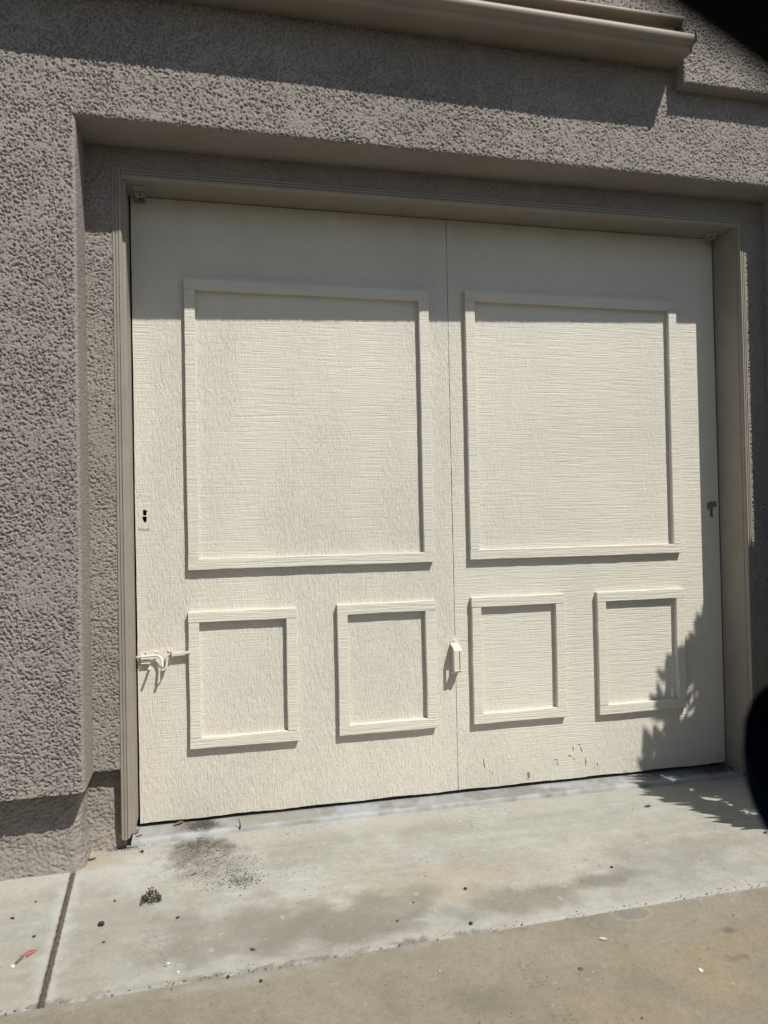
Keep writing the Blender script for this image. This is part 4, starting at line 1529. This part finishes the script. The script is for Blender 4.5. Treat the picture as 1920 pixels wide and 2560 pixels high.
mirror_y = lambda y: 2 * CY - y
for s in (1, -1):
    fy = (lambda y: y) if s > 0 else mirror_y

    def P3(x, z, inset=0.0):
        return (x, fy(wy(z) - inset), z)

    def bar(name, pts, w, th=0.006, mat=M_BLACKPL):
        """a flat pillar lying in the window plane: pts are (x,z) on its lower edge, offset by w upward-normal"""
        mb = MB()
        n = len(pts)
        lo, hi = [], []
        for i, p in enumerate(pts):
            a = Vector(pts[max(0, i - 1)]); c = Vector(pts[min(n - 1, i + 1)])
            t = (c - a).normalized()
            q = Vector((-t.y, t.x))
            if q.y < 0:
                q = -q
            lo.append(Vector(p)); hi.append(Vector(p) + q * w)
        for i in range(n - 1):
            vv = []
            for (x, z) in (lo[i], lo[i + 1], hi[i + 1], hi[i]):
                vv.append((P3(x, z, -0.006), P3(x, z, th)))
            A = [mb.bm.verts.new(v[0]) for v in vv]
            B = [mb.bm.verts.new(v[1]) for v in vv]
            for k in range(4):
                mb.bm.faces.new((A[k], A[(k + 1) % 4], B[(k + 1) % 4], B[k]))
            mb.bm.faces.new(A[::-1]); mb.bm.faces.new(B)
        bmesh.ops.remove_doubles(mb.bm, verts=mb.bm.verts[:], dist=1e-5)
        return mb.build(name, mat, car)

    line = lambda x: 1.1013 - 0.385 * (x - 0.266)
    bar("window_pillar", [(x, line(x)) for x in (0.80, 0.60, 0.45, 0.30, 0.15, 0.0, -0.06)], 0.075)
    bar("roof_rail", [(-0.06, line(-0.06)), (-0.25, 1.283), (-0.55, 1.290), (-0.9, 1.270), (-1.2, 1.20), (-1.5, 1.05), (-1.75, 0.91)], 0.06)
    mb = MB()
    q = [(-0.60, 0.86), (-0.68, 0.86), (-0.72, 1.29), (-0.66, 1.29)]
    A = [mb.bm.verts.new(P3(x, z)) for x, z in q]
    B = [mb.bm.verts.new(P3(x, z, 0.05)) for x, z in q]
    for k in range(4):
        mb.bm.faces.new((A[k], A[(k + 1) % 4], B[(k + 1) % 4], B[k]))
    mb.bm.faces.new(A[::-1]); mb.bm.faces.new(B)
    mb.build("centre_pillar", M_BLACKPL, car)
    # door handles, sills
    for xh in (-0.50, -1.42):
        mb = MB()
        y0 = fy(CY + 0.905)
        mb.tube([(xh - 0.08, y0, 0.74), (xh - 0.06, fy(CY + 0.93), 0.745), (xh + 0.06, fy(CY + 0.93), 0.745), (xh + 0.08, y0, 0.74)], 0.011, 8)
        mb.build("door_handle", M_NAVY, car, 0, True)
    # wheels
    for xc in (1.45, -1.28):
        mb = MB()
        yw = fy(CY + 0.80)
        rings = [(0.20, -0.10), (0.29, -0.105), (0.318, -0.08), (0.322, 0.0), (0.318, 0.08), (0.29, 0.105), (0.20, 0.10)]
        n = 32
        rr = [[mb.bm.verts.new((xc + r_ * math.cos(2 * math.pi * k / n), yw + y_, GZ + 0.322 + r_ * math.sin(2 * math.pi * k / n))) for k in range(n)] for r_, y_ in rings]
        for a, b in zip(rr, rr[1:]):
            for k in range(n):
                mb.bm.faces.new((a[k], a[(k + 1) % n], b[(k + 1) % n], b[k]))
        ty = mb.build("wheel", M_TYRE, car, 0, True)
        mb = MB()
        yo_ = yw + (0.085 if s > 0 else -0.085)
        for k in range(5):
            a = 2 * math.pi * k / 5 + 0.3
            mb.tube([(xc, yo_, GZ + 0.322), (xc + 0.19 * math.cos(a), yo_, GZ + 0.322 + 0.19 * math.sin(a))], [0.03, 0.024], 8)
        mb.tube([(xc + 0.195 * math.cos(2 * math.pi * k / 24), yo_, GZ + 0.322 + 0.195 * math.sin(2 * math.pi * k / 24)) for k in range(25)], 0.012, 8, False)
        mb.build("rim", M_RIM, ty, 0, True)
    mb = MB()
    mb.ball((2.13, fy(CY + 0.58), 0.62), 0.1, 16, 10, (0.9, 1.5, 0.75))
    mb.build("headlight", M_LAMP, car, 0, True)
    mb = MB()
    mb.ball((-2.30, fy(CY + 0.60), 0.70), 0.1, 16, 10, (0.9, 1.4, 0.7))
    mb.build("tail_light", M_TAIL, car, 0, True)

# roof panel, glass, bonnet edge
def loft(name, rows, mat):
    V = []
    for r_ in rows:
        V += r_
    m_ = len(rows[0])
    me = bpy.data.meshes.new(name)
    fs = [(i * m_ + k, i * m_ + k + 1, (i + 1) * m_ + k + 1, (i + 1) * m_ + k) for i in range(len(rows) - 1) for k in range(m_ - 1)]
    me.from_pydata(V, [], fs)
    me.update()
    me.shade_smooth()
    return link(me, name, mat, car)


def arc_row(x, z, crown, bow=0.0):
    hw = abs(wy(z) - CY) - 0.02
    return [(x + bow * (1 - (2 * k / 10 - 1) ** 2), CY - hw + 2 * hw * k / 10, z + crown * (1 - (2 * k / 10 - 1) ** 2)) for k in range(11)]


loft("roof", [arc_row(x, z, c, bw) for x, z, c, bw in ((-0.02, 1.295, 0.035, 0.10), (-0.30, 1.335, 0.04, 0.03), (-0.60, 1.345, 0.04, 0), (-0.95, 1.325, 0.04, 0), (-1.22, 1.26, 0.04, -0.04))], M_NAVY)
loft("windscreen", [arc_row(x, z, c, bw) for x, z, c, bw in ((0.80, 0.885, 0.02, 0.22), (0.42, 1.085, 0.03, 0.16), (-0.02, 1.294, 0.035, 0.10))], M_GLASS)
loft("rear_window", [arc_row(x, z, c, bw) for x, z, c, bw in ((-1.22, 1.259, 0.04, -0.04), (-1.55, 1.06, 0.03, -0.08), (-1.80, 0.90, 0.02, -0.10))], M_GLASS)
mb = MB()
mb.box((-1.5, CY - 0.80, 0.30), (0.70, CY + 0.80, 0.34))
mb.build("cabin_floor", M_BLACKPL, car)
for yy in (CY + 0.38, CY - 0.38):
    mb = MB()
    mb.box((-0.62, yy - 0.25, 0.36), (-0.10, yy + 0.25, 0.50))
    mb.box((-0.74, yy - 0.25, 0.46), (-0.60, yy + 0.25, 1.02), Matrix.Rotation(math.radians(-14), 3, 'Y'))
    mb.build("seat", M_BLACKPL, car, 0.03)

# door mirror on its stalk
mc = Vector((0.5475, -2.449, 0.8985))
mb = MB()
V = []
nr, nsg = 9, 28
# housing: rounded box, open toward the rear where the glass sits
hx, hy, hz = 0.050, 0.108, 0.059
for i in range(nr + 1):
    t = i / nr
    for k in range(nsg):
        a = 2 * math.pi * k / nsg
        ca, sa = math.cos(a), math.sin(a)
        e = 0.78
        sy = math.copysign(abs(ca) ** e, ca)
        sz = math.copysign(abs(sa) ** e, sa)
        sc = math.sqrt(max(0.0, 1 - (t ** 3.0))) * 0.55 + 0.45 * (1 - t ** 6) if i < nr else 0.0
        V.append((mc.x - 0.022 + 2 * hx * t, mc.y + hy * sy * sc * (1.0), mc.z + hz * sz * sc))
Q = []
for i in range(nr):
    for k in range(nsg):
        a, b = i * nsg + k, i * nsg + (k + 1) % nsg
        Q.append((a, b, b + nsg, a + nsg))
me = mesh_np("side_mirror", np.array(V), np.array(Q)[:, ::-1])
sm = link(me, "side_mirror", M_NAVY, car)
mb = MB()
ring = [(mc.y + (hy - 0.014) * math.copysign(abs(math.cos(a)) ** 0.78, math.cos(a)), mc.z + (hz - 0.012) * math.copysign(abs(math.sin(a)) ** 0.78, math.sin(a))) for a in [2 * math.pi * k / 28 for k in range(28)]]
mb.prism(ring, 'x', mc.x - 0.010, mc.x - 0.006)
mb.build("mirror_glass", mm, sm)
mb = MB()
back = [(mc.y + (hy - 0.002) * math.copysign(abs(math.cos(a)) ** 0.78, math.cos(a)), mc.z + (hz - 0.002) * math.copysign(abs(math.sin(a)) ** 0.78, math.sin(a))) for a in [2 * math.pi * k / 28 for k in range(28)]]
mb.prism(back, 'x', mc.x - 0.0055, mc.x - 0.002)
mb.build("mirror_backing", M_BLACKPL, sm)
mb = MB()
mb.tube([(0.585, -2.55, 0.868), (0.610, -2.605, 0.862), (0.625, -2.66, 0.860)], [0.022, 0.026, 0.03], 12)
mb.build("mirror_stalk", M_NAVY, sm, 0, True)

# ================================================================ SMALL THINGS ON THE GROUND
def crumbs(n, fx, size, name, mat, zfun=lambda x, y: GZ, seed=1):
    rg = np.random.default_rng(seed)
    V, F = [], []
    for i in range(n):
        x, y = fx(rg)
        s = size(rg)
        z = zfun(x, y)
        a = rg.uniform(0, 6.28)
        el = rg.uniform(1.0, 2.6)
        b = len(V)
        for k in range(4):
            t = a + k * math.pi / 2 + rg.uniform(-0.4, 0.4)
            r_ = s * (el if k % 2 == 0 else 1.0) * rg.uniform(0.7, 1.1)
            V.append((x + r_ * math.cos(t), y + r_ * math.sin(t), z + 0.0003))
        V.append((x + rg.normal() * s * 0.2, y + rg.normal() * s * 0.2, z + s * rg.uniform(0.5, 1.2)))
        F += [(b, b + 1, b + 4), (b + 1, b + 2, b + 4), (b + 2, b + 3, b + 4), (b + 3, b, b + 4)]
    me = bpy.data.meshes.new(name)
    me.from_pydata(V, [], F)
    me.update()
    return link(me, name, mat)


def spray(rg):
    t = rg.beta(1.3, 1.5)
    c = np.array([0.175, -0.15]) * (1 - t) + np.array([0.265, -0.47]) * t
    w = 0.030 + 0.075 * t
    return c[0] + rg.normal() * w, min(-0.105, c[1] + rg.normal() * 0.045)


o = crumbs(2600, spray, lambda r: 0.0007 + 0.0014 * r.random() ** 3, "dirt_grains", M_GRAIN, seed=3)
tag(o, "spray of fine dark soil grains fanned out below the left of the door", "dirt", kind="stuff")
o = crumbs(190, lambda r: (0.318 + r.normal() * 0.026, -0.455 + r.normal() * 0.028), lambda r: 0.0007 + 0.002 * r.random() ** 2, "dirt_grains", M_GRAIN, seed=4)
tag(o, "dense clump of dark soil grains at the far right end of the dirt spray", "dirt", kind="stuff")
o = crumbs(500, lambda r: (0.20 + r.normal() * 0.03, -0.035 + r.normal() * 0.022), lambda r: 0.0008 + 0.0012 * r.random(), "dirt_grains", M_GRAIN, lambda x, y: TZ + 0.0006, seed=5)
tag(o, "thin drift of dark soil grains lying on the pale threshold", "dirt", kind="stuff")
o = crumbs(650, lambda r: (r.uniform(-0.6, 2.2), r.uniform(-0.9, -0.16)), lambda r: 0.0006 + 0.0016 * r.random() ** 4, "grit", M_GRAIN, seed=6)
tag(o, "fine dark grit scattered thinly over the concrete apron", "grit", kind="stuff")
o = crumbs(500, lambda r: (r.uniform(-0.6, 2.2), r.uniform(-1.45, -0.97)), lambda r: 0.0006 + 0.0014 * r.random() ** 4, "grit", M_GRAIN, lambda x, y: GZ - 0.003, seed=8)
tag(o, "fine dark grit scattered thinly over the tan driveway", "grit", kind="stuff")
o = crumbs(500, lambda r: (2.20 + r.normal() * 0.06, -0.02 + r.normal() * 0.025), lambda r: 0.0015 + 0.003 * r.random() ** 2, "leaf_litter", M_SOIL, lambda x, y: TZ + 0.0006, seed=9)
tag(o, "dark leaf litter heaped in the right corner of the threshold", "leaf litter", kind="stuff")
o = crumbs(260, lambda r: (-0.045 + r.normal() * 0.03, -0.118 - abs(r.normal()) * 0.012), lambda r: 0.0008 + 0.0016 * r.random(), "leaf_litter", M_SOIL, seed=10)
tag(o, "thin line of brown litter at the foot of the left casing", "leaf litter", kind="stuff")
ex = np.random.default_rng(12)
def along_edge(r):
    x = r.uniform(-0.5, 2.0)
    return x, float(edge_y(np.array([x]))[0]) + r.normal() * 0.006
o = crumbs(420, along_edge, lambda r: 0.0007 + 0.0016 * r.random() ** 2, "grit", M_GRAIN, seed=13)
tag(o, "dark grit collected along the apron's front edge", "grit", kind="stuff")
o = crumbs(130, lambda r: (r.uniform(-0.5, 2.0), r.uniform(-1.35, -0.2)), lambda r: 0.0006 + 0.0013 * r.random() ** 3, "white_flecks", M_WHITEBIT, seed=14)
tag(o, "tiny white flecks scattered over the concrete", "flecks", kind="stuff")


def rock(name, x, y, z, r, label, cat, mat, sc=(1, 1, 0.7), group=None, seed=0):
    rg = np.random.default_rng(seed)
    bm = bmesh.new()
    r *= 0.72
    bmesh.ops.create_icosphere(bm, subdivisions=2, radius=r)
    for v in bm.verts:
        k = 1 + 0.28 * float(perlin(np.array([[v.co.x / r * 1.3 + seed * 3.1, v.co.y / r * 1.3, v.co.z / r * 1.3]]))[0])
        v.co = Vector((v.co.x * sc[0] * k, v.co.y * sc[1] * k, v.co.z * sc[2] * k))
    me = bpy.data.meshes.new(name)
    bm.to_mesh(me)
    bm.free()
    o = bpy.data.objects.new(name, me)
    me.materials.append(mat)
    o.location = (x, y, z + r * sc[2] * 0.8)
    o.rotation_euler = (0, 0, rg.uniform(0, 6))
    COL.objects.link(o)
    return tag(o, label, cat, group)


GP = "dark pebbles on the concrete"
rock("pebble", -0.051, -0.614, GZ, 0.0105, "largest black pebble, right of the expansion joint", "pebble", M_PEB, (1.1, 1, 0.9), GP, 1)
rock("pebble", -0.031, -0.487, GZ, 0.0048, "small black pebble left of the clod of dirt", "pebble", M_PEB, (1, 1, 0.8), GP, 2)
rock("pebble", -0.210, -0.626, GZ, 0.0052, "black pebble above the crushed red petal, left slab", "pebble", M_PEB, (1.2, 1, 0.8), GP, 3)
rock("pebble", -0.285, -0.512, GZ, 0.0060, "flat dark pebble nearest the left picture edge", "pebble", M_PEB, (1.5, 0.9, 0.6), GP, 4)
rock("pebble", -0.244, -0.431, GZ, 0.0040, "small dark pebble just below the left plinth", "pebble", M_PEB, (1, 1, 0.8), GP, 5)
rock("pebble", -0.035, -0.702, GZ, 0.0044, "small black pebble directly below the largest black pebble", "pebble", M_PEB, (1.2, 1, 0.8), GP, 6)
rock("pebble", 0.140, -0.628, GZ, 0.0058, "black pebble lower right of the clod of dirt", "pebble", M_PEB, (1.5, 0.8, 0.7), GP, 7)
rock("pebble", 0.331, -0.964, GZ - 0.003, 0.0052, "round black pebble on the driveway, left of centre below the slab edge", "pebble", M_PEB, (1, 1, 0.9), GP, 8)
rock("pebble", 0.260, -0.930, GZ - 0.002, 0.0050, "black pebble sitting right on the slab edge line", "pebble", M_PEB, (1, 1, 0.9), GP, 9)
rock("pebble", 0.321, -0.834, GZ, 0.0070, "brownish flat pebble just above the slab edge", "pebble", M_SOIL, (1.4, 0.9, 0.5), GP, 10)
rock("pebble", 0.916, -0.683, GZ, 0.0062, "black pebble in the middle of the main slab", "pebble", M_PEB, (1.1, 1, 0.8), GP, 11)
rock("pebble", 0.868, -0.862, GZ, 0.0068, "dark pebble close above the slab edge near the middle", "pebble", M_PEB, (1.4, 1, 0.7), GP, 12)
rock("pebble", 1.373, -0.673, GZ, 0.0050, "small black pebble above the greenish grey stain", "pebble", M_PEB, (1.2, 1, 0.8), GP, 13)
rock("pebble", 0.756, -0.717, GZ, 0.0036, "tiny black pebble in the dark grey patch left of the middle pebble", "pebble", M_PEB, (1, 1, 0.8), GP, 14)
rock("pebble", 0.691, -0.798, GZ, 0.0040, "tiny black pebble at the lower left of the dark grey patch", "pebble", M_PEB, (1, 1, 0.8), GP, 15)
rock("pebble", 1.97, -0.585, GZ, 0.0060, "dark pebble below the shrub's shadow at the right edge", "pebble", M_PEB, (1.5, 0.9, 0.6), GP, 16)


def curl_leaf(name, x, y, z, L, Wd, yaw, curl, label, cat, mat, lift=0.3, seed=0):
    L, Wd = L * 0.85, Wd * 0.8
    rg = np.random.default_rng(seed)
    nu, nv = 9, 5
    V, F = [], []
    for i in range(nu):
        t = i / (nu - 1)
        w = Wd * (math.sin(math.pi * (0.04 + 0.92 * t)) ** 0.8)
        for j in range(nv):
            u = (j / (nv - 1) - 0.5)
            px = (t - 0.5) * L
            py = u * w
            pz = 0.0012 + abs(u) * 2 * w * curl * (0.5 + 0.5 * t) + lift * L * (t - 0.4) ** 2 + rg.normal() * 0.0004
            V.append((px, py, pz))
    for i in range(nu - 1):
        for j in range(nv - 1):
            a = i * nv + j
            F.append((a, a + 1, a + nv + 1, a + nv))
    me = bpy.data.meshes.new(name)
    me.from_pydata(V, [], F)
    me.update()
    me.shade_smooth()
    me.materials.append(mat)
    o = bpy.data.objects.new(name, me)
    md = o.modifiers.new("thickness", 'SOLIDIFY')
    md.thickness = 0.0006
    o.location = (x, y, z)
    o.rotation_euler = (0, 0, yaw)
    COL.objects.link(o)
    return tag(o, label, cat)


curl_leaf("dry_leaf", 0.125, -0.012, TZ, 0.042, 0.020, 0.4, 0.6, "curled brown dry leaf under the door's bottom edge", "leaf", M_DRYLEAF, 0.5, 1)
curl_leaf("dry_leaf", -0.008, -0.045, TZ, 0.032, 0.020, 1.2, 0.6, "brown dry leaf jammed in the left corner of the threshold", "leaf", M_DRYLEAF, 0.6, 2)
curl_leaf("dry_leaf", 0.002, -0.075, TZ, 0.026, 0.012, 0.2, 0.5, "small reddish dry leaf in front of the left casing foot", "leaf", simple("dry_leaf_reddish", (0.30, 0.15, 0.10), 0.8, 0, 0.3, 120), 0.6, 3)
curl_leaf("dry_leaf", -0.133, -0.190, GZ, 0.040, 0.014, 0.1, 0.5, "pointed brown dry leaf at the corner of the plinth", "leaf", M_DRYLEAF, 0.4, 4)
curl_leaf("dry_leaf", 0.179, -0.380, GZ, 0.022, 0.011, 0.5, 0.4, "tiny orange brown leaf amid the dirt spray", "leaf", M_DRYLEAF, 0.3, 5)
curl_leaf("dry_leaf", 1.741, -0.278, GZ, 0.030, 0.017, 0.0, 0.3, "dark flat leaf on the slab near the shrub's shadow", "leaf", M_SOIL, 0.2, 6)
curl_leaf("dry_leaf", 1.157, -1.007, GZ - 0.005, 0.024, 0.017, -0.6, 0.15, "round tan leaf on the driveway below the slab edge", "leaf", M_TANLEAF, 0.1, 7)
curl_leaf("dry_leaf", -0.124, -0.756, GZ, 0.020, 0.009, 0.6, 0.2, "pale yellow leaf scrap right of the expansion joint", "leaf", M_TANLEAF, 0.1, 8)
# crushed red flower with its stalk and a white scrap
fl = empty("crushed_flower", (-0.208, -0.706, GZ), "crushed red flower flattened on the left slab", "flower")
def flatten_leaf(x, y, L, Wd, yaw, seed, mat, name, par):
    o = curl_leaf(name, x, y, GZ, L, Wd, yaw, 0.12, None, None, mat, 0.12, seed)
    o.parent = par
    o.location = Vector((x, y, GZ)) - par.location
for k, (x, y, L, Wd, a) in enumerate(((-0.205, -0.700, 0.036, 0.015, 0.5), (-0.198, -0.706, 0.032, 0.012, 0.9), (-0.210, -0.709, 0.034, 0.012, 0.3), (-0.203, -0.713, 0.028, 0.010, 1.1))):
    flatten_leaf(x, y, L, Wd, a, 20 + k, M_REDPETAL, "petal", fl)
mb = MB()
mb.tube([(-0.216, -0.722, GZ + 0.002), (-0.222, -0.735, GZ + 0.003), (-0.226, -0.745, GZ + 0.002)], [0.0022, 0.003, 0.0035], 6)
mb.build("stalk", M_TWIG, fl)
rock("white_scrap", -0.231, -0.753, GZ, 0.0058, "white scrap at the tip of the crushed red flower", "scrap", M_WHITEBIT, (1.6, 0.8, 0.25), None, 31)
rock("white_scrap", 0.149, -0.880, GZ, 0.0042, "white scrap just above the slab edge, left half", "scrap", M_WHITEBIT, (0.8, 1.3, 0.15), None, 32)
rock("white_scrap", 0.125, -0.837, GZ, 0.0045, "white scrap above the other white scrap near the slab edge", "scrap", M_WHITEBIT, (1.3, 0.8, 0.15), None, 33)
rock("white_scrap", 1.303, -1.183, GZ - 0.005, 0.0068, "white scrap alone on the driveway by the rusty stain", "scrap", M_WHITEBIT, (0.9, 1.5, 0.3), None, 34)
rock("brown_scrap", 1.045, -1.107, GZ - 0.004, 0.0075, "crumbled brown scrap on the driveway by the tyre mark", "scrap", M_DRYLEAF, (1.2, 1.2, 0.25), None, 35)
# clod of dirt
bm = bmesh.new()
rg = np.random.default_rng(5)
V, F = [], []
for k in range(300):
    t = rg.uniform(-0.8, 0.8)
    hgt = (1 - abs(t)) ** 0.8 * 0.034 * rg.random()
    c = Vector((t * 0.033, rg.normal() * 0.010, 0.003 + hgt))
    m_ = Matrix.Translation(c) @ Matrix.Rotation(rg.uniform(0, 6), 4, (rg.normal(), rg.normal(), rg.normal() + 0.01)) @ Matrix.Diagonal((rg.uniform(0.6, 1.9), 0.7, 0.8, 1))
    bmesh.ops.create_icosphere(bm, subdivisions=1, radius=rg.uniform(0.0011, 0.0027), matrix=m_)
me = bpy.data.meshes.new("dirt_clod")
bm.to_mesh(me)
bm.free()
me.materials.append(M_SOIL)
o = bpy.data.objects.new("dirt_clod", me)
o.location = (0.067, -0.515, GZ)
COL.objects.link(o)
tag(o, "crumbly dark clod of dirt on the apron", "dirt clod")
# twig stub standing on the threshold edge, a small dark insect-like scrap
mb = MB()
mb.tube([(0.327, -0.098, TZ), (0.327, -0.096, TZ + 0.014), (0.324, -0.096, TZ + 0.026), (0.321, -0.094, TZ + 0.034)], [0.0030, 0.0024, 0.0018, 0.0008], 7)
tag(mb.build("twig", M_TWIG, None, 0, True, (0.327, -0.098, TZ)), "short upright twig stub on the front edge of the threshold", "twig")
mb = MB()
mb.ball((0.018, -0.170, GZ + 0.003), 0.0048, 10, 6, (1.2, 1, 0.7))
mb.tube([(0.018, -0.170, GZ + 0.002), (0.020, -0.180, GZ + 0.0012), (0.019, -0.186, GZ + 0.001)], [0.003, 0.0016, 0.0008], 6)
mb.tube([(0.014, -0.170, GZ + 0.002), (0.009, -0.175, GZ + 0.001)], [0.002, 0.0008], 6)
tag(mb.build("seed_husk", M_PEB, None, 0, True, (0.018, -0.170, GZ)), "little black seed husk left of the dirt spray", "seed husk")
